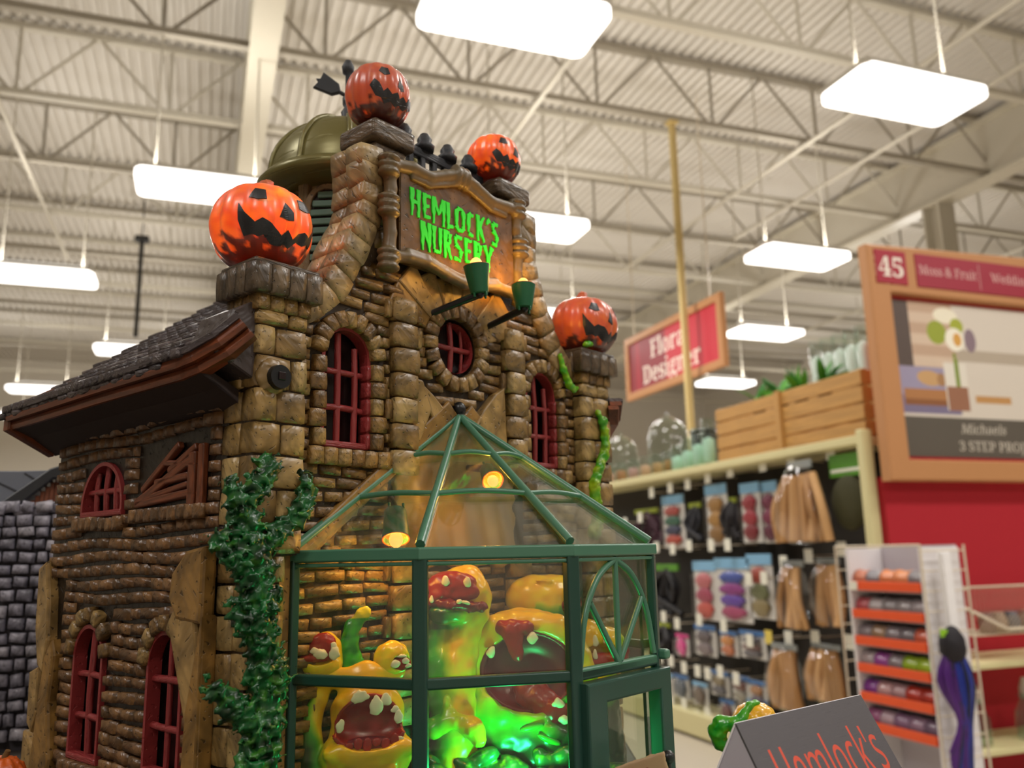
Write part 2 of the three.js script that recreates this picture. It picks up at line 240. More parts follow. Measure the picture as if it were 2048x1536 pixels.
{ // end of the aisle: number board, poster, red panel, shelf
  const g = thing('aisle_end_sign', 'wooden framed aisle end board numbered 45 above a flower poster', 'sign', [3.46, 1.70, -3.66]);
  const W = 1.62, H = 1.34;
  part(g, 'frame', extrude([[0, 0], [W, 0], [W, 1.1], [1.36, 1.1], [1.36, H + .02], [.0, H - .02]], .06, .008, [[[.13, .1], [.13, 1.06], [W - .1, 1.06], [W - .1, .1]]]), M.tan);
  part(g, 'poster_border', box(W - .2, .98, .02, W / 2 + .02, .58, .005), M.redPanel);
  const poster = print(1024, 768, (x, w, h) => {
    x.fillStyle = '#d9cfc2'; x.fillRect(0, 0, w, h);
    x.fillStyle = '#5a4c46'; x.fillRect(0, 0, 90, 330); x.fillStyle = '#cdb29a'; x.fillRect(90, 0, 250, 330); for (let i = 0; i < 6; i++) { x.fillStyle = i % 2 ? '#d6bfa9' : '#c2a48c'; x.fillRect(90, i * 55, 250, 50); }
    x.fillStyle = '#b6a896'; x.fillRect(340, 230, 700, 60); x.fillStyle = '#9d95b0'; x.fillRect(0, 330, 300, 200); x.fillStyle = '#7d7390'; x.fillRect(0, 470, 330, 90);
    const el = (c, a, b, r, s, t = 0) => { x.fillStyle = c; x.beginPath(); x.ellipse(a, b, r, s, t, 0, 7); x.fill(); };
    el('#c9a06f', 170, 385, 70, 38, .1); el('#a97f55', 235, 390, 24, 34); x.fillStyle = '#b07a4c'; x.fillRect(20, 440, 240, 60); x.fillStyle = '#8d5a36'; x.fillRect(20, 490, 240, 30); x.fillStyle = '#c19057'; x.fillRect(420, 460, 210, 36);
    x.fillStyle = '#e4ddd0'; x.fillRect(255, 300, 130, 240); x.fillStyle = '#9a6b52'; x.fillRect(262, 420, 120, 120); x.fillStyle = '#7c8f2e'; x.fillRect(318, 250, 16, 170); x.fillRect(332, 280, 10, 140);
    el('#f1ead3', 300, 60, 70, 40); el('#98a437', 240, 150, 55, 60); el('#a5ad36', 360, 110, 38, 40); el('#f5efdd', 340, 180, 55, 60); el('#d9a24c', 355, 180, 24, 34); el('#8a7680', 430, 180, 34, 60);
    x.fillStyle = '#5c554c'; x.fillRect(0, 575, w, 200); x.fillStyle = '#cfc7b8'; x.textAlign = 'center'; x.font = 'italic 62px serif'; x.fillText('Michaels', 440, 650); x.font = '66px serif'; x.fillText('3 STEP PROJECTS', 560, 735);
  });
  part(g, 'poster', box(W - .28, .9, .012, W / 2 + .03, .58, .014), poster);
  part(g, 'number_plate', rbox(.225, .2, .014, .004, .15, 1.2, .068), print(256, 228, (x, w, h) => { x.fillStyle = '#a31f33'; x.fillRect(0, 0, w, h); x.fillStyle = '#efe6d8'; x.textAlign = 'center'; x.font = 'bold 190px serif'; x.fillText('45', w / 2, 180); }));
  part(g, 'category_strip', rbox(.98, .2, .014, .004, .82, 1.2, .068), print(1024, 200, (x, w, h) => { x.fillStyle = '#9c2438'; x.fillRect(0, 0, w, h); x.fillStyle = '#d9b9b0'; x.textAlign = 'center'; x.font = '76px serif'; x.fillText('Moss & Fruit', 250, 122); x.fillText('Wedding', 760, 122); x.fillRect(500, 20, 4, 160); }));
  const p = thing('aisle_backing', 'plain red back panel of the aisle end under the poster', 'panel', [3.47, 0, -3.72]); part(p, 'board', box(1.6, 1.72, .05, .82, .86, 0), M.redPanel);
  const shelf = (x0, x1, y, label) => { const t = thing('end_shelf', label, 'shelf', [(x0 + x1) / 2, y, -3.5]); part(t, 'shelf_board', rbox(x1 - x0, .03, .36, .006), M.cream); for (const s of [-.4, .4]) part(t, 'bracket', extrude([[0, 0], [.3, 0], [0, -.12]], .02), M.cream, [s * (x1 - x0), -.015, -.18], [0, Q, 0]); };
  shelf(3.55, 4.9, .76, 'cream shelf under the wire basket on the red aisle end'); shelf(3.5, 4.9, .36, 'lowest cream shelf holding glass jars on the red aisle end');
  const b = thing('wire_basket', 'pink white wire basket of small goods on the red aisle end', 'basket', [3.62, .9, -3.4]);
  const wires = []; for (let i = 0; i <= 34; i++) { const x = .02 + i * .03; wires.push(rod([x, .22, -.2], [x, 0, -.2], .0025, .0025, 4), rod([x, 0, -.2], [x, 0, .06], .0025, .0025, 4), rod([x, 0, .06], [x, .1, .14], .0025, .0025, 4)); }
  const mesh = part(b, 'wire_mesh', join(wires), M.wire); mesh.userData.kind = 'stuff';
  part(b, 'rim', join([rod([0, .22, -.2], [.18, .03, .1], .009), rod([.18, .03, .1], [1.08, .03, .12], .009), rod([1.08, .03, .12], [1.08, .22, -.2], .009)]), M.wire); part(b, 'back_rim', rod([0, .22, -.2], [1.08, .22, -.2], .007), M.wire);
  part(b, 'price_card', rbox(.1, .06, .004, .001, .28, .03, .17), M.tagm);
  [['#8a6a5c', .16], ['#a58b74', .24], ['#6d6a6e', .33], ['#9a7464', .43]].forEach(([c, x], i) => { const o = part(scene, 'trinket_pot', lathe([[0, 0], [.035, 0], [.045, .05], [.03, .09], [.036, .1], [0, .1]], 14), std(c, .5), [3.62 + x, .905, -3.4]); tag(o, ['small brown pot at the left end of the wire basket', 'beige pot second in the wire basket', 'grey pot in the middle of the wire basket', 'reddish pot at the right of the wire basket'][i], 'pot'); });
  for (const [x, l] of [[3.66, 'clear bottle with a wide neck standing on the lowest end shelf'], [4.0, 'second clear bottle cut by the right edge on the lowest end shelf']]) {
    const j = thing('glass_jar', l, 'jar', [x, .375, -3.42]); part(j, 'glass_body', lathe([[0, .002], [.06, .002], [.062, .02], [.06, .13], [.03, .19], [.034, .22], [.03, .22], [.027, .19], [.055, .13], [.057, .02], [0, .01]], 20), M.clear); part(j, 'stopper', lathe([[0, .2], [.026, .2], [.028, .25], [.012, .3], [0, .3]], 14), std('#b8a79a', .5));
  }
}
{ // wooden framed hanging sign, the lettering printed on it
  const g = thing('hanging_sign', 'hanging red sign in a wooden frame reading Floral Designer', 'sign', [5.25, 3.0, -8.76]);
  g.rotation.y = Q; const W = 2.26, H = .82;
  part(g, 'frame', extrude([[-W / 2, 0], [W / 2, 0], [W / 2, H], [-W / 2, H]], .06, .006, [[[-W / 2 + .08, .08], [-W / 2 + .08, H - .08], [W / 2 - .08, H - .08], [W / 2 - .08, .08]]]), M.tan, [0, .3, -.03]);
  part(g, 'sign_face', box(W - .16, H - .16, .03, 0, .3 + H / 2, 0), print(1024, 340, (x, w, h) => { x.fillStyle = '#c41830'; x.fillRect(0, 0, w, h); x.fillStyle = '#8c1626'; x.fillRect(0, 0, w * .45, h); x.fillStyle = '#a5182b'; x.fillRect(90, 0, 50, h); x.fillStyle = '#efe0d4'; x.textAlign = 'center'; x.font = 'bold 165px serif'; x.save(); x.scale(.9, 1); x.fillText('Floral', 560, 155); x.fillText('Designer', 560, 310); x.restore(); }));
  for (const s of [-.9, .9]) part(g, 'hanging_wire', rod([s, .3 + H, 0], [s, 3.6, 0], .008, .008, 5), M.wire);
}
function onShelf(px0, py0, px1, py1, x) {                   // a box on the plane facing the aisle
  const yc = (py0 + py1) / 2, xc = (px0 + px1) / 2, a = onX(px0, yc, x), b = onX(px1, yc, x), t = onX(xc, py0, x), u = onX(xc, py1, x);
  return { z: (a.z + b.z) / 2, w: Math.abs(b.z - a.z), y0: u.y, y1: t.y, h: t.y - u.y, x };
}
{ // slatted crate on the top shelf
  const o = onShelf(1428, 775, 1726, 895, 3.5), g = thing('wooden_crate', 'slatted pine crate holding plants on the cream top shelf', 'crate', [3.52, 1.957, o.z]);
  g.rotation.y = Q; const W = o.w, H = .4;
  for (let i = 0; i < 4; i++) for (const d of [0, .34]) part(g, 'slat', rbox(W, .086, .016, .004), M.pine, [0, .05 + i * .1, -d]);
  for (const s of [-1, 0, 1]) part(g, 'corner_post', rbox(.05, H, .03, .004), M.pine, [s * (W / 2 - .026), H / 2, s ? -.024 : .018]);
  for (const s of [-1, 1]) for (let i = 0; i < 4; i++) part(g, 'end_slat', rbox(.016, .086, .32, .004), M.pine, [s * (W / 2 - .01), .05 + i * .1, -.17]);
  part(g, 'base', box(W - .04, .012, .32, 0, .01, -.17), M.pine);
  const leafG = (() => { const s = new THREE.Shape(); s.moveTo(0, 0); s.quadraticCurveTo(.05, .06, 0, .17); s.quadraticCurveTo(-.05, .06, 0, 0); const e = new THREE.ExtrudeGeometry(s, { depth: .003, bevelEnabled: false }); const p = e.attributes.position; for (let i = 0; i < p.count; i++) p.setZ(i, p.getZ(i) + p.getY(i) ** 2 * 3); e.computeVertexNormals(); return e; })();
  const gm = ['#3f8f22', '#58a52c', '#2f7a26'].map(c => std(c, .5));
  [[1545, 'bright green leafy plant at the left of the pine crate', 10], [1585, 'small green plant with brown pods second in the crate', 8], [1632, 'green leafy plant in front of the white vases', 10], [1500, 'low pale plant at the far left in the crate', 5]].forEach(([px, l, n]) => {
    const z = onX(px, 770, 3.6).z, t = thing('potted_plant', l, 'plant', [3.66, 2.27, z]); part(t, 'pot', lathe([[0, 0], [.04, 0], [.055, .1], [.045, .1], [0, .08]], 14), std('#6b4a33', .7));
    for (let i = 0; i < n; i++) part(t, 'leaf', leafG, pick(gm), [0, .09, 0], [rr(-.9, .9), rr(0, 6.3), rr(-.9, .9)]).scale.setScalar(.95);
  });
  for (let i = 0; i < 5; i++) { const z = onX(1632 + i * 24, 710, 3.99).z, t = thing('glass_vase', ['first', 'second', 'middle', 'fourth', 'last'][i] + ' clear tall vase from the left in the row behind the crate plants', 'vase', [3.99, 1.957, z]); t.scale.y = 1.22; part(t, 'glass_body', lathe([[0, 0], [.045, 0], [.044, .5], [.05, .66]], 18), M.clear); part(t, 'filler', lathe([[0, .03], [.038, .03], [.038, .56], [0, .58]], 12), std('#f4f6f4', .5)); }
}
{ // glass domes and jars on the top shelf
  const domeG = lathe([[.145, 0], [.15, .01], [.15, .16], [.14, .235], [.1, .29], [.04, .32], [0, .325]], 28);
  [[1238, 'glass dome cloche nearest the miniature house on the top shelf'], [1332, 'larger clear glass dome cloche in front of the yellow pole']].forEach(([px, l], i) => {
    const z = onX(px, 880, 3.78).z, t = thing('glass_cloche', l, 'cloche', [3.8, 1.957, z]), s = i ? 1.22 : 1.1;
    part(t, 'base', lathe([[0, 0], [.17, 0], [.17, .02], [.15, .03], [0, .03]], 24), M.pine).scale.setScalar(s);
    part(t, 'glass_dome', domeG, M.clear, [0, .05, 0]).scale.set(s, s * 1.25, s); part(t, 'knob', ball(.018), M.clear, [0, .05 + .34 * s * 1.25, 0]);
    part(t, 'moss_ball', ball(.07, 0, .1, 0), std(i ? '#8b8a62' : '#7a6a46', .9));
  });
  const jarG = lathe([[0, 0], [.05, 0], [.056, .02], [.056, .13], [.045, .16], [.045, .18]], 18);
  const jar = (px, py, c, l, s = 1, glass = M.clear) => { const z = onX(px, py, 3.52).z, t = thing('shelf_jar', l, 'jar', [3.53, 1.957, z]); part(t, 'glass_body', jarG, glass).scale.set(Math.min(s, 1.05), s, Math.min(s, 1.05)); part(t, 'contents', lathe([[0, .016], [.045, .016], [.045, .1], [0, .11]], 12), std(c, .6)).scale.set(Math.min(s, 1), s, Math.min(s, 1)); };
  const names = ['pink', 'copper', 'rose', 'peach', 'tan', 'amber'];
  names.forEach((n, i) => jar(1216 + i * 24, 935 - i * 5, ['#b98a7a', '#a9744f', '#bd8f8a', '#c79a7c', '#b28a5e', '#a77a48'][i], `${n} filled jar ${['by the miniature house', 'second along the shelf', 'below the first dome', 'between the two domes', 'below the larger dome', 'beside the green jars'][i]} on the top shelf`, 1.05));
  const green = phys('#f0faf5', .03, { transmission: 1, thickness: 0 });
  [['short', 1.2], ['wide', 1.4], ['tall', 1.7], ['tallest', 2.0]].forEach(([n, s], i) => jar(1352 + i * 21, 905 - i * 5, '#b9d3c4', `${n} pale green glass jar left of the pine crate`, s, green));
  const bx = thing('black_canister', 'black canister standing behind the green jars left of the crate', 'canister', [3.9, 1.957, onX(1408, 850, 3.9).z]); part(bx, 'body', lathe([[0, 0], [.12, 0], [.12, .34], [0, .34]], 20), M.black); part(bx, 'lid', lathe([[0, .34], [.125, .34], [.125, .37], [0, .38]], 20), M.black);
}
{ // goods on the pegs
  const tagG = new RoundedBoxGeometry(.075, .085, .004, 1, .001), hookG = rod([0, 0, 0], [0, 0, .25], .004, .004, 6);
  function peg(px, py, row, c, k = 0, n = 1) { const p = onX(px, py, 3.5), t = thing('peg_hook', `${['first', 'second', 'third', 'fourth', 'fifth', 'sixth', 'seventh', 'eighth', 'ninth', 'tenth'][k]} white price tag from the left on the ${row} row of peg hooks`, 'price tag', [p.x, p.y, p.z], Q, `price tags in the ${row} row`); part(t, 'tag', tagG, c || M.tagm); part(t, 'hook', hookG, M.wire, [0, 0, -.25]); if (c) { t.userData.label = 'yellow price tag among the white ones over the blue cards'; delete t.userData.group; } }
  const rows = { top: [[1250, 1045], [1280, 1035], [1303, 985], [1340, 975], [1375, 968], [1415, 955], [1460, 942], [1525, 930], [1582, 922], [1660, 905]], second: [[1313, 1094], [1345, 1098], [1378, 1091], [1422, 1091], [1455, 1090], [1567, 1125], [1617, 1112], [1683, 1098]], third: [[1327, 1233], [1354, 1247], [1398, 1240], [1447, 1252], [1497, 1158], [1528, 1156], [1499, 1281], [1577, 1276], [1630, 1275], [1700, 1284]], fourth: [[1320, 1315], [1342, 1322], [1368, 1335], [1395, 1342], [1415, 1347], [1440, 1343], [1472, 1357]], fifth: [[1343, 1406], [1368, 1408], [1395, 1434], [1420, 1440]], lowest: [[1340, 1480], [1360, 1490], [1380, 1498], [1398, 1502], [1415, 1428]] };
  for (const r in rows) rows[r].sort((a, b) => a[0] - b[0]).forEach(([x, y], k) => peg(x, y, r, undefined, k)); peg(1537, 1274, 'third', std('#e0c95a', .6));
  const cardW = std('#d7d4cf', .5), blisterM = phys('#ffffff', .08, { transmission: 1, thickness: 0 });
  function card(px0, py0, px1, py1, head, cols, label, x = 3.56) {
    const o = onShelf(px0, py0, px1, py1, x), t = thing('craft_pack', label, 'packet', [x, o.y0, o.z], Q); const hh = o.h * .17;
    part(t, 'backing_card', rbox(o.w, o.h, .006, .002, 0, o.h / 2, -.012), cardW); part(t, 'header', rbox(o.w * 1.02, hh, .01, .002, 0, o.h - hh / 2, -.004), head);
    const n = cols.length, H = o.h * .72; cols.forEach((c, i) => { const b = ball(.5, 0, 0, 0, 1, 1, 1, 12), p = b.attributes.position; for (let k = 0; k < p.count; k++) { const q = 1 + .25 * noise(p.getX(k) * 4 + i, p.getY(k) * 4, p.getZ(k) * 4); p.setXYZ(k, p.getX(k) * q, p.getY(k) * q, p.getZ(k) * q); } b.computeVertexNormals(); const m = part(t, 'contents', b, std(c, .5)); m.scale.set(o.w * .72, H / n * 1.15, .04); m.position.set(0, o.h * .06 + H * (n - i - .5) / n, .006); });
    part(t, 'blister', rbox(o.w * .9, o.h * .74, .05, .01, 0, o.h * .42, .012), blisterM);
  }
  const blue = std('#7fb2d6', .5), blueD = std('#3f6ea6', .5), lime = std('#4f8d18', .5), limeY = std('#8d9a1c', .6);
  card(1325, 990, 1368, 1096, blue, ['#a33a34', '#1f5a44', '#2a3050', '#b2402c'], 'pack with red and green contents under a pale blue header', 3.58);
  card(1412, 968, 1454, 1090, blue, ['#9a7035', '#a77a38', '#8c6430'], 'pack of amber contents on a tall white card');
  card(1482, 965, 1520, 1086, blue, ['#8f1f2e', '#9c2434', '#7d1826'], 'pack of crimson contents on a narrow card'); card(1522, 962, 1556, 1086, blue, ['#6d2140', '#7b2548', '#5c1b36'], 'pack of dark plum contents next to the big twig bag', 3.58);
  card(1388, 1122, 1432, 1240, blue, ['#c06a70', '#a23c58', '#c04a40'], 'pack of pink and red contents in the second row'); card(1432, 1116, 1500, 1244, blue, ['#3a4fa0', '#8c2f80', '#5b35a0', '#a02a60'], 'wide pack of blue and purple contents in the second row'); card(1496, 1108, 1545, 1238, blue, ['#a04030', '#6a6f48', '#8a7a50'], 'pack of red and olive contents beside the tan bags');
  card(1352, 1268, 1376, 1312, std('#d13a86', .5), ['#d83b8e'], 'hot pink packet in the third row'); card(1440, 1262, 1474, 1312, blueD, ['#c9802c', '#b8602a'], 'small packet of orange contents in the third row'); card(1390, 1250, 1430, 1312, blueD, ['#40303a', '#6a5a60'], 'small dark packet under a blue header in the third row'); card(1480, 1262, 1530, 1318, blueD, ['#3c3440', '#60302c', '#4a4650'], 'dark mixed packet under the yellow price tag', 3.54);
  [[1440, 1330], [1482, 1340], [1516, 1350]].forEach(([x, y], i) => card(x - 18, y + 12, x + 16, y + 62, blueD, [['#7a6b4a', '#4c4a52'], ['#6a3a2e', '#8f8a7c'], ['#9c6a3a', '#51485c']][i], ['beige', 'rust', 'ochre'][i] + ' packet with a blue header in the fourth row', 3.55));
  [[1400, 1365, ['#5c4b3a']], [1362, 1350, ['#45505c']], [1330, 1345, ['#6c5a3c']], [1455, 1400, ['#5d2c2a']], [1490, 1395, ['#7c6a4c']], [1520, 1400, ['#3e3a46']], [1352, 1430, ['#7c8a3a']], [1384, 1440, ['#a02c44']], [1330, 1420, ['#3f4a5a']]].forEach(([x, y, c], i) => card(x - 14, y, x + 14, y + 46, i % 2 ? blueD : blue, c, ['brown packet in the fifth row', 'slate packet near the greenhouse door', 'olive packet just beside the greenhouse door', 'maroon packet left of the lowest tan bag', 'khaki packet under the ochre one', 'charcoal packet by the lowest tan bag', 'lime packet behind the yellow fruit figure', 'red packet above the yellow fruit figure', 'steel grey packet at the door post'][i], 3.55));
  [[1265, 1022, 1330, 1090, '#3a1428', 'dark maroon bundle hanging in the top row'], [1308, 1135, 1372, 1232, '#120f14', 'black bundle hanging in the second row'], [1200, 1045, 1262, 1110, '#2a1c2c', 'dusky bundle hanging beside the yellow green tendril'], [1310, 1250, 1350, 1310, '#18131a', 'black bundle in the third row beside the door'], [1378, 1010, 1412, 1085, '#24242c', 'charcoal bundle between two tall cards'], [1455, 1000, 1482, 1080, '#1e1a20', 'black bundle between amber and crimson packs']].forEach(([a, b, c, d, col, l]) => {
    const o = onShelf(a, b, c, d, 3.6), t = thing('craft_bundle', l, 'bundle', [o.x, o.y0, o.z], Q), m = std(col, .6); for (let i = 0; i < 14; i++) part(t, 'strand', tube([[rr(-.1, .1) * o.w, o.h, 0], [rr(-.5, .5) * o.w, o.h * .55, rr(-.03, .06)], [rr(-.5, .5) * o.w, rr(0, .15) * o.h, rr(-.03, .05)]], rr(.012, .022), 10, 6), m); part(t, 'header', rbox(o.w * .7, o.h * .14, .02, .004, 0, o.h * 1.0, .01), pick([limeY, lime]));
  });
  // clear bags of natural fillers
  function bag(px0, py0, px1, py1, label, x = 3.46, peak = false) {
    const o = onShelf(px0, py0, px1, py1, x), w = o.w, h = o.h, t = thing('filler_bag', label, 'bag', [x, o.y0, o.z], Q);
    const n = Math.max(4, Math.round(w / .045)); for (let i = 0; i < n; i++) { const q = (i + .5) / n - .5, g = tube([[q * w * .95, .02, rr(0, .05)], [q * w * .85, h * .45, rr(.0, .06)], [q * w * .5, h * (peak ? .85 : .92), rr(0, .03)]], rr(.02, .034), 10, 7); part(t, 'bark_strip', g, std(pick(['#bb8c58', '#a07544', '#c99c68', '#ad8050']), .6)); }
    const S = new THREE.SphereGeometry(.5, 24, 18), p = S.attributes.position; for (let k = 0; k < p.count; k++) { const y = p.getY(k) + .5, f = (peak ? (1 - y * .62) : (1 - y * .25)); const q = 1 + .12 * noise(p.getX(k) * 3 + px0, p.getY(k) * 5, p.getZ(k) * 3); p.setXYZ(k, Math.sign(p.getX(k)) * Math.pow(Math.abs(p.getX(k)) * 2, .7) * .5 * w * f * 1.08 * q, y * h, p.getZ(k) * .18 * q + .02); } S.computeVertexNormals(); part(t, 'clear_bag', S, blisterM);
    part(t, 'header', rbox(w * (peak ? .4 : .8), h * .1, .012, .003, 0, h * .98, 0), std('#8b8f8c', .5));
  }
  bag(1548, 925, 1668, 1090, 'tall clear bag of tan bark strips in the top row', 3.42, true); bag(1564, 1125, 1618, 1262, 'clear bag of tan filler at left in the second row'); bag(1634, 1120, 1692, 1258, 'clear bag of tan filler at right in the second row', 3.5); bag(1542, 1292, 1606, 1422, 'clear bag of pale tan filler at left in the third row'); bag(1622, 1292, 1694, 1408, 'clear bag of tan filler near the ribbon rack in the third row', 3.5);
  const o = onShelf(1664, 905, 1732, 1062, 3.5), gb = thing('moss_bag', 'dark moss bag with a bright green header by the end post', 'bag', [3.5, o.y0, o.z], Q); part(gb, 'header', rbox(o.w, o.h * .3, .012, .003, 0, o.h * .85, 0), lime); const mb = ball(.5, 0, 0, 0, 1, 1, 1, 16); mb.scale(o.w, o.h * .72, .1); part(gb, 'moss', mb, std('#3c3a1c', .8), [0, o.h * .36, 0]); part(gb, 'stripe', rbox(o.w * .9, .02, .014, .003, 0, o.h * .78, .002), M.tagm);
}
{ // ribbon rack: orange lipped trays of spools along the aisle side
  const x = 3.0, z0 = -3.46, z1 = -3.02, zc = (z0 + z1) / 2, L = z1 - z0, g = thing('ribbon_rack', 'white ribbon rack with orange tray lips at the aisle end', 'rack', [x, 0, zc], Q);
  part(g, 'back', box(L, 1.3, .02, 0, .7, -.22), std('#bdb6bd', .6)); part(g, 'side_panel', rbox(.02, 1.3, .22, .004, L / 2 + .012, .69, -.11), std('#e4e0e2', .5)); part(g, 'side_panel', rbox(.02, 1.3, .22, .004, -L / 2 - .012, .69, -.11), std('#e4e0e2', .5)); part(g, 'end_panel', rbox(.03, .9, .05, .006, L / 2 + .09, .87, -.06), std('#f0eef0', .5));
  const ys = [1.165, 1.035, .91, .785, .655, .525];
  for (const y of ys) { part(g, 'tray', box(L, .012, .2, 0, y - .02, -.11), std('#cfc8cc', .5)); part(g, 'tray_lip', rbox(L, .042, .014, .004, 0, y, 0), M.orange); }
  for (const s of [-1, 1]) { const v = part(g, 'wire_frame', join([rod([s * (L / 2 + .05), .1, .03], [s * (L / 2 + .05), 1.35, .03], .005, .005, 6), rod([s * (L / 2 + .05), .1, -.22], [s * (L / 2 + .05), 1.35, -.22], .005, .005, 6), ...Array.from({ length: 15 }, (_, i) => rod([s * (L / 2 + .05), .12 + i * .086, .03], [s * (L / 2 + .05), .12 + i * .086, -.22], .003, .003, 4))]), M.wire); v.userData.kind = 'stuff'; }
  part(g, 'top_wire', rod([-L / 2 - .05, 1.35, .03], [L / 2 + .05, 1.35, .03], .006, .006, 6), M.wire); part(g, 'label_card', rbox(.05, .04, .004, .001, -L / 2 + .03, 1.165, .01), M.tagm);
  const pal = [['#d8876a', '#8d8a92', '#e08a58', '#e2905e', '#8f8a90'], ['#c05a64', '#b8b4b8', '#8d8a8e', '#9a969a', '#a09aa0'], ['#8f8890', '#a3886a', '#8a848c', '#77737c', '#d8684a'], ['#b4aab0', '#a04aa8', '#8e8890', '#9ec41e', '#a7cc22'], ['#8a3aa0', '#c9a0a4', '#b6939a', '#c03018', '#b42c18'], ['#a05a8c', '#b9a0b0', '#8c6a90', '#9a7c98', '#77607c']];
  const spoolG = (() => { const q = lathe([[.012, -.5], [.044, -.5], [.044, -.42], [.039, -.4], [.039, .4], [.044, .42], [.044, .5], [.012, .5]], 20); q.rotateZ(Math.PI / 2); return q; })();
  const cols = ['orange', 'grey', 'coral', 'copper', 'silver'];
  pal.forEach((row, i) => row.forEach((c, k) => { const t = part(scene, 'ribbon_spool', spoolG, phys(c, .35, { clearcoat: .4 }), [x + .06, ys[i] + .032, z0 + L * (k + .5) / 5], [0, Q, 0]); t.scale.x = L / 5 * .94; tag(t, `ribbon spool ${['at the far end', 'second from the far end', 'in the middle', 'second from the near end', 'at the near end'][k]} of the ${['top', 'second', 'third', 'fourth', 'fifth', 'lowest'][i]} orange lipped tray`, 'ribbon', 'ribbon spools on the orange rack'); }));
}
{ // feathery scarf hanging in front of the rack
  const p = onZ(1905, 1290, -2.85), g = thing('feather_boa', 'black topped blue and purple tinsel scarf hanging beside the ribbon rack', 'scarf', [p.x, p.y, p.z], -.35);
  const head = ball(.065, 0, .0, 0, .85, 1.15, .7, 18), hp = head.attributes.position; for (let k = 0; k < hp.count; k++) { const q = 1 + .15 * noise(hp.getX(k) * 60, hp.getY(k) * 60, hp.getZ(k) * 60); hp.setXYZ(k, hp.getX(k) * q, hp.getY(k) * q, hp.getZ(k) * q); } head.computeVertexNormals(); part(g, 'black_head', head, std('#17131c', .7));
  for (let i = 0; i < 60; i++) { const a = i * 1.3, x = Math.sin(a) * .055, tw = i / 60; part(g, 'strand', tube([[x * .5, -.02, 0], [x + .02 * Math.sin(i), -.14, .02 * Math.cos(i * 2)], [x * .4 + .01, -.28 - .04 * tw, .01], [x * .7 - .02, -.42 - rr(0, .1), 0]], .009, 10, 5), std(i % 5 < 2 ? '#1c2f8c' : i % 5 < 4 ? '#4a1470' : '#14182e', .4)); }
  part(g, 'hook', rod([-.05, .07, 0], [.02, .05, 0], .004), M.wire); part(g, 'lime_tag', rbox(.03, .03, .004, .001, -.04, .05, .02), std('#8cc41e', .5));
}

// ------------------------------------------------------------------ the display: table and miniature house (millimetres, u along the front, y up, n towards the viewer)
const HT = 29.709 * D2R, HO = new THREE.Vector3(.00902, 1.26, -.24984), VT = -19.8 * D2R;
const hu = new THREE.Vector3(Math.cos(HT), 0, -Math.sin(HT)), hn = new THREE.Vector3(Math.sin(HT), 0, Math.cos(HT));
const hw = (u, v, n) => HO.clone().addScaledVector(hu, u * MM).addScaledVector(hn, n * MM).add(new THREE.Vector3(0, (v + 90) * MM, 0));
const mini = (name, label, cat, u, v, n, turn = 0, group) => thing(name, label, cat, hw(u, v, n).toArray(), HT + turn, group);
{
  const t = thing('display_table', 'white store display table under the miniature houses, below the view', 'table', [.1, 0, -.42], 0);
  const flat = (x, z) => { const p = new THREE.Vector3(x * Math.cos(VT) + -z * Math.sin(VT), 0, 0), w = new THREE.Vector3(Math.cos(VT), 0, -Math.sin(VT)).multiplyScalar(x).addScaledVector(new THREE.Vector3(Math.sin(VT), 0, Math.cos(VT)), -z); return [w.x - .1, -(w.z + .42)]; };
  const top = extrude([[-.55, .06], [.36, .06], [.36, .3], [.1, .328], [.052, .335], [.052, .5], [-.55, .62]].map(([x, z]) => flat(x, z)), .036, .002); top.rotateX(-Math.PI / 2); part(t, 'table_top', top, std('#3a342e', .6), [0, 1.222, 0]);
  for (const [x, z] of [[-.5, .12], [.32, .1], [.32, .27], [-.5, .55]]) { const q = flat(x, z); part(t, 'leg', rbox(.04, 1.22, .04, .005, q[0], .61, -q[1]), M.steel); }
}
const house = thing('miniature_house', 'brown stone miniature shop building with stepped gable, green lettered sign and olive dome', 'model house', HO.toArray(), HT);
// ---- block shapes
function pillow(seed) {                                      // one laid stone seen from its face: 32 triangles
  const r = mulberry(seed), s = [-.5, -.43, 0, .43, .5], pos = [], uv = [], idx = [];
  const c = Array.from({ length: 8 }, () => (r() - .5) * .12);
  for (let j = 0; j < 5; j++) for (let i = 0; i < 5; i++) {
    const x = s[i], y = s[j], a = x + .5, b = y + .5, e = (i % 4 === 0) || (j % 4 === 0), k = (i % 4 === 0) && (j % 4 === 0);
    const dx = c[0] * (1 - a) * (1 - b) + c[1] * a * (1 - b) + c[2] * (1 - a) * b + c[3] * a * b, dy = c[4] * (1 - a) * (1 - b) + c[5] * a * (1 - b) + c[6] * (1 - a) * b + c[7] * a * b;
    const z = e ? 0 : (i === 2 && j === 2 ? 1 : .86) + (r() - .5) * .16; const q = k ? .93 : 1;
    pos.push((x + dx * .5) * q, (y + dy) * q, z); uv.push(a * .6 + seed * .37, b * .3 + seed * .61);
  }
  for (let j = 0; j < 4; j++) for (let i = 0; i < 4; i++) { const a = j * 5 + i, b = a + 5; idx.push(a, a + 1, b, b, a + 1, b + 1); }
  const g = new THREE.BufferGeometry(); g.setAttribute('position', new THREE.Float32BufferAttribute(pos, 3)); g.setAttribute('uv', new THREE.Float32BufferAttribute(uv, 2)); g.setIndex(idx); g.computeVertexNormals(); return g;
}
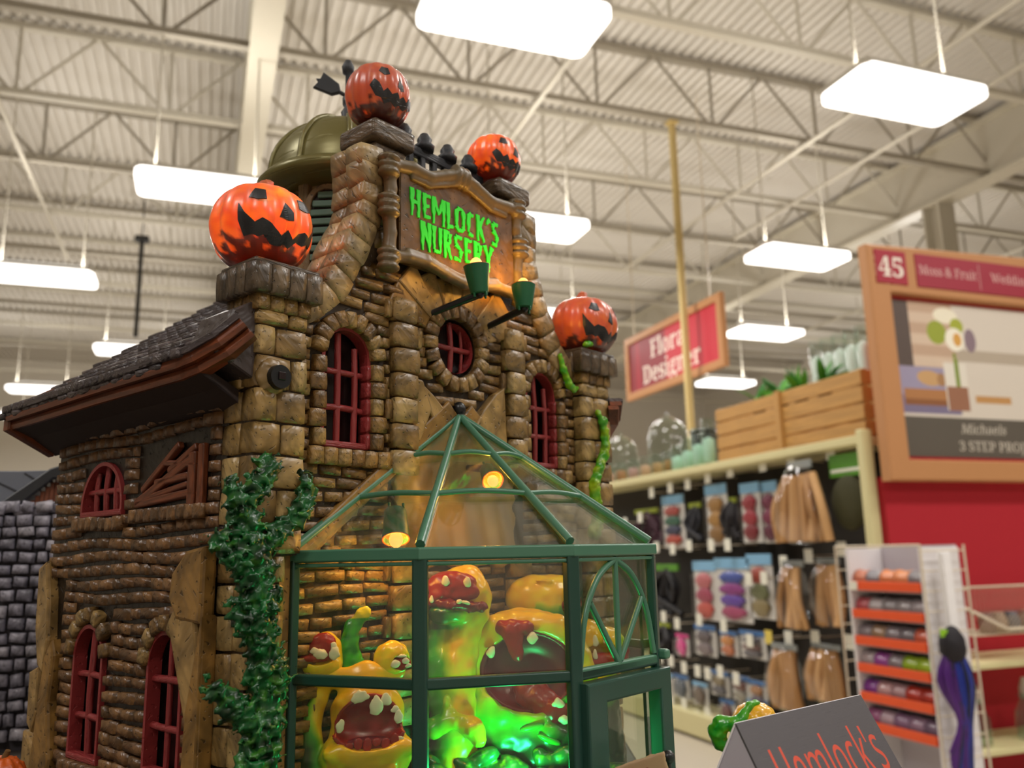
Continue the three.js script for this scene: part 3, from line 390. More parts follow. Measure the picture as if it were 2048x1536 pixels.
function block(seed, soft = .055, n = 3) {                     // a free standing stone with worn edges
  const r = mulberry(seed), g0 = new THREE.BoxGeometry(1, 1, 1, n, n, n); g0.deleteAttribute('normal'); const uv0 = g0.attributes.uv.clone(); g0.deleteAttribute('uv'); const g = mergeVertices(g0, 1e-4), p = g.attributes.position, uv = [];
  const j = Array.from({ length: 9 }, () => (r() - .5) * .13);
  for (let i = 0; i < p.count; i++) {
    let x = p.getX(i), y = p.getY(i), z = p.getZ(i); const e = [x, y, z].filter(v => Math.abs(v) > .49).length; const q = e === 3 ? 1 - soft * 1.3 : e === 2 ? 1 - soft * .65 : 1 + (r() - .5) * .04;
    x *= q * (1 + j[0] * y + j[1] * z); y *= q * (1 + j[2] * x + j[3] * z); z *= q * (1 + j[4] * x + j[5] * y); p.setXYZ(i, x, y, z); uv.push((x + z) * .5 + seed * .31, (y + z * .3) * .5 + seed * .17);
  }
  g.setAttribute('uv', new THREE.Float32BufferAttribute(uv, 2)); g.computeVertexNormals(); return g;
}
const pillows = Array.from({ length: 12 }, (_, i) => pillow(i + 3)), blocks = Array.from({ length: 10 }, (_, i) => block(i + 50));
const S_ = (parent, name, geo, mat, x, y, z, w, h, d, rz = 0, ry = 0, rx = 0) => { const m = part(parent, name, geo, mat, [x * MM, y * MM, z * MM], [rx, ry, rz]); m.scale.set(w * MM, h * MM, d * MM); return m; };
const stone = (parent, x, y, z, w, h, d, mats = M.stone, name = 'stone', rz = 0, ry = 0) => S_(parent, name, pick(blocks), pick(mats), x, y, z, w, h, d, rz + rr(-.03, .03), ry + rr(-.03, .03));
const Y = v => v + 90;
// courses of bricks laid where free(x, y) allows; past the limit they go into one joined part
function courses(parent, x0, x1, y0, y1, pitch, len, depth, free, mats, keep, name = 'brick', gap = .95) {
  const rest = []; let row = 0;
  for (let y = y0; y < y1; y += pitch, row++) {
    let x = x0;
    while (x < x1) {
      while (x < x1 && !(free(x, y - pitch * .35) && free(x, y + pitch * .35))) x += .5;
      let e = x; while (e < x1 && free(e, y - pitch * .35) && free(e, y + pitch * .35)) e += .5;
      if (e - x < 2) { x = e + .5; continue; }
      const L = e - x, n = Math.max(1, Math.round(L / len + rr(-.3, .3))); let cut = [0]; for (let i = 1; i < n; i++) cut.push((i + rr(-.22, .22) + (row % 2 ? .2 : -.2)) / n); cut.push(1);
      for (let i = 0; i < n; i++) {
        const a = x + L * cut[i], b = x + L * cut[i + 1], cx = (a + b) / 2, cy = y + .7 * Math.sin(cx / 13 + row * .9), w = b - a - gap, h = pitch - .75 + rr(-.25, .25), d = depth * rr(.8, 1.2), rz = .05 * Math.cos(cx / 13 + row * .9) + rr(-.025, .025);
        if (keep(cx, y)) S_(parent, name, pick(pillows), pick(mats), cx, cy, 0, w, h, d, rz);
        else { const g = pick(pillows).clone(); g.scale(w, h, d); g.rotateZ(rz); g.translate(cx, cy, 0); rest.push(g); }
      }
      x = e + .5;
    }
  }
  if (rest.length) { const m = pmm(parent, 'brick_courses', join(rest), mats[1]); m.userData.kind = 'stuff'; }
}
const arched = (w, h) => { const s = new THREE.Shape(), r = w / 2; s.moveTo(-r, 0); s.lineTo(r, 0); s.lineTo(r, h - r); s.absarc(0, h - r, r, 0, Math.PI, false); s.lineTo(-r, 0); return s; };
const archPath = (cx, y, w, h) => { const s = new THREE.Path(), r = w / 2; s.moveTo(cx - r, y); s.lineTo(cx + r, y); s.lineTo(cx + r, y + h - r); s.absarc(cx, y + h - r, r, 0, Math.PI, false); s.lineTo(cx - r, y); return s; };
const ringShape = (w, h, t) => { const s = arched(w, h), i = archPath(0, t, w - 2 * t, h - 2 * t); s.holes.push(i); return s; };
function archWindow(parent, cx, y, w, h, bars, cross, z = 0) {
  const g = new THREE.Group(); g.name = 'window'; g.position.set(cx * MM, y * MM, z * MM); parent.add(g);
  pmm(g, 'reveal', extrude(ringShape(w + .6, h + .3, 1.3), 4.2), M.burgundy, [0, 0, -4]);
  pmm(g, 'pane', extrude(arched(w, h), .5), M.void, [0, 0, -6.2]);
  for (const b of bars) pmm(g, 'muntin', tube([[b[0], .4, -2.2], [b[0] + rr(-.3, .3), h * .5, -1.9 + rr(-.2, .2)], [b[1], b[2], -2.3]], rr(.95, 1.2), 10, 6), M.burgundy);
  for (const c of cross) pmm(g, 'muntin', tube([[-w / 2, c, -2.2], [0, c + rr(-.5, .5), -1.9], [w / 2, c + rr(-.4, .4), -2.3]], rr(.95, 1.2), 10, 6), M.burgundy);
  pmm(g, 'window_sill', rbox(w, 2.2, 4, .7, 0, .8, -1.4), M.burgundy); return g;
}
function archStones(parent, cx, y, w, h, jambs, n, z, sz = 5) {
  const r = w / 2 + sz * .48; for (let i = 0; i < n; i++) { const a = Math.PI * (i + .5) / n; stone(parent, cx + r * Math.cos(a), y + h - w / 2 + r * Math.sin(a), z, sz * 1.05, (Math.PI * r / n) - .3, 5, M.brick, 'arch_stone', a); }
  for (const s of [-1, 1]) for (let i = 0; i < jambs; i++) stone(parent, cx + s * (w / 2 + 2 + (i % 2) * .8), y + 2.5 + i * (h - w / 2 - 1) / jambs, z, 4.4 + (i % 2) * 1.6, (h - w / 2) / jambs - .6, 4.6, M.brick, 'jamb_stone');
  for (let i = 0; i < jambs; i++) stone(parent, cx + w / 2 - .4, y + 2.5 + i * (h - w / 2 - 1) / jambs, z - 1.6, 2.6, (h - w / 2) / jambs - .9, 4.4, [M.burgundy], 'jamb_stone');
}
// ---- front wall
const half = [[2, -90], [2, 72], [20, 73], [27, 77], [32, 84], [38, 97], [42, 106], [45, 114], [46, 140]];
const WIN = [[37.2, 34, 19, 39], [136.8, 34, 19, 39]], CIR = [86.8, 74.5, 10.8];
const outline = [...half, ...half.slice().reverse().map(([u, v]) => [174 - u, v])];
{
  const circ = new THREE.Path(); circ.absarc(CIR[0], Y(CIR[1]), CIR[2], 0, Math.PI * 2, false);
  const fw = pmm(house, 'facade_wall', extrude(outline.map(([u, v]) => [u, Y(v)]).reverse(), 14, 0, [...WIN.map(([u, v, w, h]) => archPath(u, Y(v), w, h)), circ]), M.mortar, [0, 0, -14]);
  const cores = []; fw.position.z = -14 * MM; const front = new THREE.Group(); front.name = 'brickwork'; front.position.z = 0; house.add(front);
  const inWin = (u, v) => WIN.some(([a, b, w, h]) => Math.abs(u - a) < w / 2 + 5.2 && v > b - 6 && (v < b + h - w / 2 || Math.hypot(u - a, v - (b + h - w / 2)) < w / 2 + 5.2));
  const edge = v => v < 73 ? 16 : v < 77 ? 21 : v < 84 ? 31 : v < 97 ? 36 + (v - 84) * .5 : v < 106 ? 44 : v < 114 ? 48 : 52;
  const tri = (u, v, q) => { let c = false; for (let i = 0, j = q.length - 1; i < q.length; j = i++) if ((q[i][1] > v) !== (q[j][1] > v) && u < (q[j][0] - q[i][0]) * (v - q[i][1]) / (q[j][1] - q[i][1]) + q[i][0]) c = !c; return c; };
  const leaf = [[63, 61], [70, 58], [80, 49], [72, 41], [63, 34]], leafR = leaf.map(([u, v]) => [174 - u, v]);
  const free = (u, y) => { const v = y - 90; const e = edge(v); return u > e && u < 174 - e && !inWin(u, v) && Math.hypot(u - CIR[0], v - CIR[1]) > 16.5 && !(u > 54.5 && u < 66.5 && v < 88) && !(u > 107.5 + 4 && u < 123.5 && v < 88) && !(v > 98) && !(v > 83.5 && u > 63 - (v - 84) * .3 && u < 111 + (v - 84) * .3) && !(v > -3 && v < 48 && Math.abs(u - 87) < 30 && Math.abs(u - 87) < (52 - v) * 1.3) && !tri(u, v, leaf) && !tri(u, v, leafR); };
  courses(front, 8, 166, Y(-58), Y(96), 4.0, 10, 1.8, free, M.brick, (u, y) => y > Y(-2) || (u < 80 && y > Y(-34)));
  for (const [u, v, w, h] of WIN) { archStones(front, u, Y(v), w, h, 5, 9, .4); for (let i = 0; i < 6; i++) stone(front, u - 13 + i * 5.3, Y(v - 3.4), .8, 5, 5.4, 5.6, M.brick, 'sill_stone'); }
  archWindow(house, WIN[0][0], Y(34), 19, 39, [[-2, -2, 37], [4.8, 4.8, 33]], [12.5, 24.5]); archWindow(house, WIN[1][0], Y(34), 19, 39, [[-2, -2, 37], [4.8, 4.8, 33]], [12.5, 24.5]);
  for (let i = 0; i < 18; i++) { const a = i / 18 * Math.PI * 2; stone(front, CIR[0] + 13.7 * Math.cos(a), Y(CIR[1] + 13.7 * Math.sin(a)), .4, 5.4, 4.3, 5, M.brick, 'arch_stone', a); }
  const cw = new THREE.Group(); cw.name = 'window'; cw.position.set(CIR[0] * MM, Y(CIR[1]) * MM, 0); house.add(cw);
  const ring = new THREE.Shape(); ring.absarc(0, 0, 11.1, 0, 6.2832, false); const hole = new THREE.Path(); hole.absarc(0, 0, 9.4, 0, 6.2832, true); ring.holes.push(hole);
  pmm(cw, 'reveal', extrude(ring, 4.4), M.burgundy, [0, 0, -4]); pmm(cw, 'pane', ((g) => { g.rotateX(Math.PI / 2); g.translate(0, 0, -6); return g; })(new THREE.CylinderGeometry(10.8, 10.8, .6, 32)), M.void);
  pmm(cw, 'muntin', tube([[-.8, -10, -2], [-.5, 0, -1.6], [-.8, 10, -2]], 1.1, 10, 6), M.burgundy); pmm(cw, 'muntin', tube([[-10, .6, -2], [0, .2, -1.6], [10, .4, -2]], 1.1, 10, 6), M.burgundy); pmm(cw, 'muntin', tube([[5.4, -8, -2.4], [5.8, 0, -2.2], [5.4, 8, -2.4]], .7, 10, 6), M.burgundy);
  // torn plaster leaves beside the greenhouse peak, strips along its roof, voussoirs below the sign
  const slab = (pts, d, m, name = 'plaster_patch', z = .2) => pmm(house, name, extrude(pts.map(([u, v]) => [u, Y(v)]), d, .7, [], 2), m, [0, 0, z]);
  slab([[63.5, 59.5], [67.5, 58.8], [71.5, 50], [66.5, 39.5], [63.5, 35]], 2.6, M.plaster); slab([[68.5, 58], [73.5, 54.5], [79.6, 49.5], [75, 45.4], [72.5, 49]], 1.9, M.plaster);
  slab([[110.5, 62], [106, 59], [99, 52], [95.6, 47], [101.5, 41.5], [107.5, 48]], 2.6, M.plaster); slab([[111.5, 60.5], [108, 48.5], [103.5, 40.5], [112.5, 35]], 1.8, M.plaster);
  for (const s of [-1, 1]) { const q = (u, v) => [87 + s * (87 - u), v]; slab([q(16.5, 1.5), q(20, -1.5), q(84.5, 49.5), q(81, 53)], 2.2, M.plaster2, 'roof_flashing', 0); }
  slab([[10.5, 4], [10.5, -90], [16.4, -90], [16.4, 4]], 1.4, M.plaster2, 'roof_flashing', 0);
  for (let i = 0; i < 9; i++) { const a = (-64 + i * 16) * D2R, r0 = 16.8, r1 = Math.min(34, 24.5 / Math.cos(a)), c = CIR, w0 = 2.4, w1 = r1 * .142, px = Math.sin(a), py = Math.cos(a); slab([[c[0] + px * r0 - py * w0, c[1] + py * r0 + px * w0], [c[0] + px * r0 + py * w0, c[1] + py * r0 - px * w0], [c[0] + px * r1 + py * w1, c[1] + py * r1 - px * w1], [c[0] + px * r1 - py * w1, c[1] + py * r1 + px * w1]], 1.4 + (i % 2) * .5, i % 3 ? M.plaster : M.plaster2, 'arch_slab', -.3); }
  pmm(front, 'plaster_patch', nets((x, y, z) => { const v = y - 90, a = Math.abs(x - 87); return Math.max(z - 1.6 - 1.8 * noise(x * .09, v * .05, 2) - 1.1 * Math.abs(Math.sin(x * .16 + v * .02)), -z - .6, (a - (50 - v) * 1.28) * .6, a - 30 + noise(v * .2, 1, x * .1) * 3, v - 48, -4 - v + noise(x * .2, 4, 1) * 3); }, [52, Y(-9), -1], [122, Y(50), 6], .9, (x, y) => mixc(lin('#b08a4e'), lin('#7d5f34'), .4 + noise(x * .08, y * .06, 3) * 1.4)), std('#ffffff', .4, { vertexColors: true }));
  // stacked pilasters
  for (const [u0, w] of [[60, 11], [118, 10.5]]) for (let v = -52; v < 86; v += 8.7) { if (v > -6 && v < 32) { if (u0 > 87 ? v < 20 : v < 24) continue; } const s = rr(-.6, .6); stone(front, u0 + s, Y(v + 4.2), 1.2, w + rr(-1.4, 1.2), 8.2, 6.5, M.stone); if (rnd() < .5) stone(front, u0 + (rnd() < .5 ? -1 : 1) * (w / 2 + 1.2), Y(v + 4.2), .7, 2.8, 6.5, 4.4, M.brick); }
  // coping stones up the curved gable shoulders
  const cp = [[20.5, 76.5], [26.5, 80.5], [31.5, 86.5], [35.2, 93.5], [38.6, 100.5], [41.8, 107.5], [44.6, 114.5], [45.8, 121.8], [45.2, 129], [44.8, 135]];
  for (const s of [1, -1]) cp.forEach(([u, v], i) => { const q = cp[Math.min(i + 1, cp.length - 1)], p = cp[Math.max(0, i - 1)], a = Math.atan2(q[1] - p[1], s * (q[0] - p[0])); const uu = s > 0 ? u : 174 - u; for (const [n, d] of [[-1.5, 9], [-10, 8.6]]) { const m = stone(front, uu, Y(v), n, 8.4 + rr(-.6, .8), 9.6 + rr(-.8, .8), d, M.cope, 'coping_stone', a + rr(-.08, .08)); } });
}
// ---- corner pillars and their caps
function pillar(u0, u1, n0, n1, v0, v1, capped = true) {
  const g = new THREE.Group(); g.name = 'corner_pillar'; house.add(g);
  pmm(g, 'core', box(u1 - u0 - 2, v1 - v0, n1 - n0 - 2, (u0 + u1) / 2, Y((v0 + v1) / 2), (n0 + n1) / 2), M.mortar);
  for (let v = v0, i = 0; v < v1 - 3; i++) {
    const h = Math.min(rr(8, 10.4), v1 - v), c = (u0 + u1) / 2 + rr(-2, 2) + (i % 2 ? 1.8 : -1.8), y = Y(v + h / 2), d = (n0 + n1) / 2 + (i % 2 ? -2.5 : 2);
    stone(g, (u0 + c) / 2, y, n1 - 3.2 + rr(-.3, .4), c - u0 - .4, h - .5, 7.4, M.stone); stone(g, (c + u1) / 2, y, n1 - 3.2 + rr(-.3, .4), u1 - c - .4, h - .5, 7.4, M.stone);
    for (const [x] of [[u0 + 2.8], [u1 - 2.8]]) { stone(g, x, y, (n0 + n1 - 7) / 2, 6.6, h - .6, n1 - n0 - 6, M.stone); }
    v += h;
  }
  if (!capped) return;
  const cu = (u0 + u1) / 2, cn = (n0 + n1) / 2, cap = new THREE.Group(); cap.name = 'pillar_cap'; house.add(cap);
  for (const [v, h, o] of [[v1 + 2, 4.6, .8], [v1 + 8.6, 8.8, 3.2]]) {
    pmm(cap, 'core', box(u1 - u0 + 2 * o - 4, h, n1 - n0 + 2 * o - 4, cu, Y(v), cn), M.dark[0]);
    for (let i = 0; i < 4; i++) { const w = (u1 - u0 + 2 * o) / 4, x = u0 - o + w * (i + .5), d = (n1 - n0 + 2 * o) / 4, z = n0 - o + d * (i + .5); const ms = o > 2 ? M.dark : M.brick; stone(cap, x, Y(v), n1 + o - 3, w - .2, h, 6.4, ms, 'cap_stone'); if (i < 3) for (const xx of [u0 - o + 3, u1 + o - 3]) stone(cap, xx, Y(v), z, 6.4, h, d - .2, ms, 'cap_stone'); }
  }
  pmm(cap, 'top', rbox(u1 - u0 + 5, 2, n1 - n0 + 5, .8, cu, Y(v1 + 13.5), cn), M.dark[1]);
}
pillar(0, 12, -8, 6, -90, 1, false); pillar(0, 17.5, -8, 6, 1, 71); pillar(158, 178, -8, 6, -90, 71.5);
// ---- tower piers with dark slab caps, and the iron cresting between them
for (const s of [1, -1]) {
  const c = s > 0 ? 54.2 : 119.8, g = new THREE.Group(); g.name = 'tower_pier'; house.add(g);
  for (let v = 103; v < 136; v += 9) stone(g, c, Y(v + 4.5), -6, 13 + rr(-.6, .6), 8.8, 13, M.stone);
  pmm(g, 'cap_moulding', rbox(15, 4.5, 14.5, 1.2, c, Y(140), -6, 2), M.dark[2]); pmm(g, 'cap_slab', rbox(20, 7.5, 19.5, 1.8, c, Y(146), -6, 2), M.dark[0]); pmm(g, 'cap_top', rbox(15, 2.5, 15, 1, c, Y(150), -6, 2), M.dark[1]);
}
{
  const g = new THREE.Group(); g.name = 'iron_cresting'; house.add(g);
  pmm(g, 'rail', rbox(50, 4, 3, .8, 87, Y(151), -8), M.iron); pmm(g, 'rail', rbox(50, 2.6, 3, .6, 87, Y(143), -8), M.iron);
  for (let i = 0; i < 8; i++) pmm(g, 'bar', rbox(2.6, 10, 2.4, .5, 65.5 + i * 6.2, Y(146), -8), M.iron);
  for (const u of [69, 79.5, 92, 104]) { pmm(g, 'finial', lathe([[0, 0], [3.6, 0], [4, 2.4], [2.6, 3.6], [3, 5], [1.6, 7.4], [0, 8]], 10), M.iron, [u, Y(152.5), -8]); }
}
// ---- the lettered sign board
{
  const sg = new THREE.Group(); sg.name = 'sign_board'; house.add(sg);
  pmm(sg, 'board', extrude([[55, Y(100)], [115, Y(100)], [114, Y(136)], [101, Y(135)], [92, Y(138)], [84, Y(140)], [76, Y(136)], [67, Y(133)], [55, Y(133)]], 3, .5, [], 1), M.board, [0, 0, 2.4]);
  const rails = [[[50, 133, 5, 2.6], [60, 134.5, 6, 2.4], [68, 133.6, 6.5, 2.2], [76, 137, 6.5, 2.2], [84, 140, 7, 2.4], [92, 138, 6.5, 2.2], [101, 134.8, 6.5, 2.2], [110, 135.5, 6, 2.4], [118, 137, 5, 2.6]], [[60, 131, 6, 1.2], [68, 130.4, 6.6, 1.1], [76, 133.4, 6.6, 1.1], [84, 136.6, 7, 1.2], [92, 134.6, 6.6, 1.1], [101, 131.6, 6.6, 1.1], [110, 131.8, 6, 1.2]],
    [[50, 99.5, 5, 2.3], [58, 101, 6, 2], [67, 101, 6.5, 1.9], [76, 98.8, 6.5, 1.9], [85, 97.4, 6.5, 1.9], [94, 98.6, 6.5, 1.9], [104, 101, 6.5, 1.9], [112, 101, 6, 2], [119, 99.5, 5, 2.3]], [[58, 103.6, 6, 1], [67, 103.4, 6.4, 1], [76, 101.4, 6.4, 1], [85, 100.2, 6.4, 1], [94, 101.2, 6.4, 1], [104, 103.4, 6.4, 1]],
    [[50, 133, 5, 2.6], [51, 124, 5, 2.2], [50, 117, 5, 2.4], [51, 108, 5, 2.2], [50, 99, 5, 2.6]], [[118, 137, 5, 2.6], [117.4, 128, 5, 2.2], [119, 120, 5, 2.4], [117.5, 110, 5, 2.2], [119, 100, 5, 2.6]]];
  const knots = [[84, 139.5], [50, 132], [50, 117.5], [50, 98], [118.5, 137], [119.5, 120.5], [119.5, 100]];
  const f = (x, y, z) => { y -= 90; let d = 1e9; for (const p of rails) for (let i = 0; i + 1 < p.length; i++) { const a = p[i], b = p[i + 1]; if (Math.abs(x - (a[0] + b[0]) / 2) > 16 || Math.abs(y - (a[1] + b[1]) / 2) > 16) continue; d = smin(d, sCap(x, y, z, a, b, a[3], b[3]), .8); } knots.forEach(([u, v], k) => { for (const o of [-2.6, 0, 2.6]) { const horiz = k === 0; d = smin(d, horiz ? sEll(x, y, z, [u + o, v - .6, 6.5], [1.7, 4.6, 3.4]) : sEll(x, y, z, [u - .4, v + o, 5.6], [4.3, 1.7, 3.6]), .5); } }); return d; };
  pmm(sg, 'scroll_frame', nets(f, [43, Y(92), 0], [127, Y(147), 11.5], .75), M.scroll);
  // letters as ragged dripping strokes
  function letter(ch, u0, u1, top, bot) {
    const w = u1 - u0, h = top - bot, T = (x, y) => [u0 + x * w, bot + y * h], st = [];
    const v = (x, y0 = 1.02, y1 = -.06, x2 = x) => st.push([T(x, y0), T(x2, y1)]), hz = (y, a = 0, b = 1, y2 = y) => st.push([T(a, y), T(b, y2), 1]), l = (a, b, c, d) => st.push([T(a, b), T(c, d)]);
    if (ch === 'H') { v(.2); v(.8); hz(.5, .2, .8); } if (ch === 'E') { v(.25, 1, .08); hz(.93, .2, .95); hz(.52, .2, .8); hz(.1, .2, .95); }
    if (ch === 'M') { v(.12); v(.88); l(.12, 1, .5, .35); l(.88, 1, .5, .35); } if (ch === 'L') { v(.25); hz(.08, .2, .95); }
    if (ch === 'O') { l(.22, .85, .18, .18); l(.8, .85, .84, .18); hz(.94, .3, .72); hz(.06, .3, .75); l(.2, .8, .38, .96); l(.82, .8, .65, .96); l(.18, .22, .36, .03); l(.84, .22, .66, .03); }
    if (ch === 'C') { l(.25, .85, .22, .15); hz(.93, .3, .85, .86); hz(.08, .25, .8, .02); l(.24, .8, .45, .96); } if (ch === 'K') { v(.22); l(.3, .5, .9, 1); l(.35, .55, .95, -.06); }
    if (ch === "'") { st.push([T(.9, 1), T(.2, .78)]); } if (ch === 'S') { hz(.93, .25, .9, .9); l(.25, .9, .22, .62); l(.24, .62, .8, .42); l(.8, .42, .72, .12); hz(.06, .05, .75, .02); }
    if (ch === 'N') { v(.18); v(.84); l(.2, .98, .82, .1); } if (ch === 'U') { v(.2, 1, .12); v(.82, 1, .08); hz(.07, .2, .82); } if (ch === 'R') { v(.22); hz(.94, .2, .7); hz(.52, .2, .7); l(.75, .92, .75, .52); l(.45, .5, .92, -.06); } if (ch === 'Y') { l(.1, 1, .5, .45); l(.92, 1, .5, .45); v(.5, .5, -.06); }
    const gs = st.map(([a, b, flat]) => { const dx = b[0] - a[0], dy = b[1] - a[1], L = Math.hypot(dx, dy), nx = -dy / L, ny = dx / L, t0 = flat ? .72 : .98, t1 = flat ? .5 : .4, n = 7, A = [], B = []; for (let i = 0; i <= n; i++) { const t = i / n, th = t0 + (t1 - t0) * t, x = a[0] + dx * t, y = a[1] + dy * t; A.push([x + nx * (th + rr(-.2, .26)), y + ny * (th + rr(-.2, .26))]); B.push([x - nx * (th + rr(-.2, .26)), y - ny * (th + rr(-.2, .26))]); } return extrude([...A, ...B.reverse()].map(([u, v]) => [u, Y(v)]), .8 + rr(0, .05)); });
    pmm(sg, 'letter', join(gs), M.letter, [0, 0, 5.6]);
  }
  [['H', 58.8, 64], ['E', 64.8, 69], ['M', 69.6, 76.2], ['L', 76.8, 80.6], ['O', 81, 87], ['C', 87.6, 92], ['K', 92.8, 97.6], ["'", 98.3, 100.6], ['S', 101.6, 105.6]].forEach(([c, a, b]) => letter(c, a, b, 127, 117.5));
  [['N', 64, 69], ['U', 69.5, 74.6], ['R', 75.2, 79.6], ['S', 80.4, 85.4], ['E', 86, 90.4], ['R', 91.3, 96], ['Y', 96.8, 102]].forEach(([c, a, b]) => letter(c, a, b, 116, 106));
}
// ---- side and rear walls
{
  const SW = [[-81.5, 15.5, 30, 18], [-82.5, -62, 21, 42], [-32.5, -60, 19, 39]], circ = null;
  const g = new THREE.Group(); g.name = 'side_wall'; g.rotation.y = Q; house.add(g);
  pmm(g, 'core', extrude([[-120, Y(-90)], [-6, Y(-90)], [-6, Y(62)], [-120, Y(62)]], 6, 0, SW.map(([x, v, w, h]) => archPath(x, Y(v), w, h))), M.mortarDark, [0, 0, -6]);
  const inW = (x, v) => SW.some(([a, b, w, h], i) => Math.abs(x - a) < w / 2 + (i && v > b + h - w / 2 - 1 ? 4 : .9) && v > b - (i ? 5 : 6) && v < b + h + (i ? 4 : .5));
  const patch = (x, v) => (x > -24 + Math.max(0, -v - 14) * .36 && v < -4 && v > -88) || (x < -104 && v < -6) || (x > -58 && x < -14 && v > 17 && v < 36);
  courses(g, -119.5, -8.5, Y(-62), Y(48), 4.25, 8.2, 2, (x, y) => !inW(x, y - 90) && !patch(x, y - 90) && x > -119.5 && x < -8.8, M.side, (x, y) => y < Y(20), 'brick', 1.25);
  for (const [a, b, w, h] of SW.slice(1)) { const r = w / 2 + 2.3; for (let i = 0; i < 7; i++) { const t = Math.PI * (i + .5) / 7; stone(g, a + r * Math.cos(t), Y(b + h - w / 2 + r * Math.sin(t) * 1.1), .6, 4.6, 4.4, 5, M.brick, 'arch_stone', t); } for (let i = 0; i < 5; i++) stone(g, a - 9.5 + i * 4.8, Y(b - 2.6), 1, 4.6, 5, 6, M.side, 'sill_stone'); }
  for (let i = 0; i < 7; i++) stone(g, -96 + i * 5, Y(12.8 + Math.sin(i) * .4), .8, 4.8, 4.6, 5.4, M.side, 'sill_stone');
  for (let i = 0; i < 9; i++) stone(g, -56 + i * 4.9, Y(14.3), .6, 4.6, 4.4, 4.6, M.side, 'sill_stone');
  const add = (w) => { const k = w; house.remove(k); g.add(k); };
  const w0 = archWindow(house, SW[0][0], Y(SW[0][1]), 30, 18, [[-7.5, -7.5, 15], [0, 0, 17.5], [7.5, 7.5, 15]], [8.5], 1.2), w1 = archWindow(house, SW[1][0], Y(SW[1][1]), 21, 42, [[0, 0, 40]], [13, 26], 1.4), w2 = archWindow(house, SW[2][0], Y(SW[2][1]), 20, 40, [[0, 0, 38]], [13, 26], 1.4);
  for (const w of [w0, w1, w2]) { const p = w.position; w.rotation.y = Q; const x = p.x; w.position.set(-p.z, p.y, x); }
  const slab = (pts, d, z, m = M.plaster2) => pmm(g, 'plaster_patch', extrude(pts.map(([x, v]) => [x, Y(v)]), d, 1, [], 2), m, [0, 0, z]);
  slab([[-122, -2], [-117, 0], [-113, -12], [-111.5, -26], [-113, -36], [-117, -34], [-121, -22]], 2.4, .2, M.plaster); slab([[-112, -32], [-108, -27], [-106, -31], [-108, -46], [-104, -64], [-106, -88], [-119, -88], [-116, -60], [-114, -44]], 2.2, .2, M.plaster2); slab([[-124, -38], [-118, -36], [-117, -50], [-120, -56], [-123, -54]], 2, .1, M.plaster); slab([[-124, -58], [-117, -62], [-116, -88], [-124, -88]], 2.4, .2, M.plaster);
  slab([[-23, -4], [-16, 2], [-8, 3], [-8, -16], [-20, -15], [-24, -10]], 2.6, 2, M.plaster2); slab([[-24.5, -17], [-22, -14], [-18, -17], [-12, -15], [-9, -28], [-9.5, -46], [-12.5, -44], [-19, -29]], 2.6, 1.6, M.plaster); slab([[-12.5, -40], [-7, -16], [-7, -88], [-15, -88], [-13.5, -60]], 3, 1.4, M.plaster2);
  for (const [a, b, w] of [[[-56, 18], [-22, 30], 3], [[-56, 18], [-20, 20], 2.6], [[-22, 15], [-22, 32], 4], [[-44, 24], [-24, 25], 2.4], [[-52, 22], [-30, 35], 2.4], [[-50, 19.5], [-24, 22.5], 2], [[-36, 27], [-20, 33.5], 2.4], [[-17, 15], [-17, 34], 3], [[-40, 30], [-20, 28], 2]]) { const dx = b[0] - a[0], dy = b[1] - a[1], m = pmm(g, 'timber_brace', rbox(Math.hypot(dx, dy), w, 2.4, .7, 0, 0, 0), M.fascia, [(a[0] + b[0]) / 2, Y((a[1] + b[1]) / 2), 1.2], [0, 0, Math.atan2(dy, dx)]); }
  pmm(house, 'rear_wall', extrude([[2, Y(-90)], [172, Y(-90)], [172, Y(60)], [87, Y(118)], [2, Y(60)]], 6), M.mortar, [0, 0, -121]); pmm(house, 'side_wall', box(6, 150, 108, 169, Y(-15), -68), M.mortar);
}
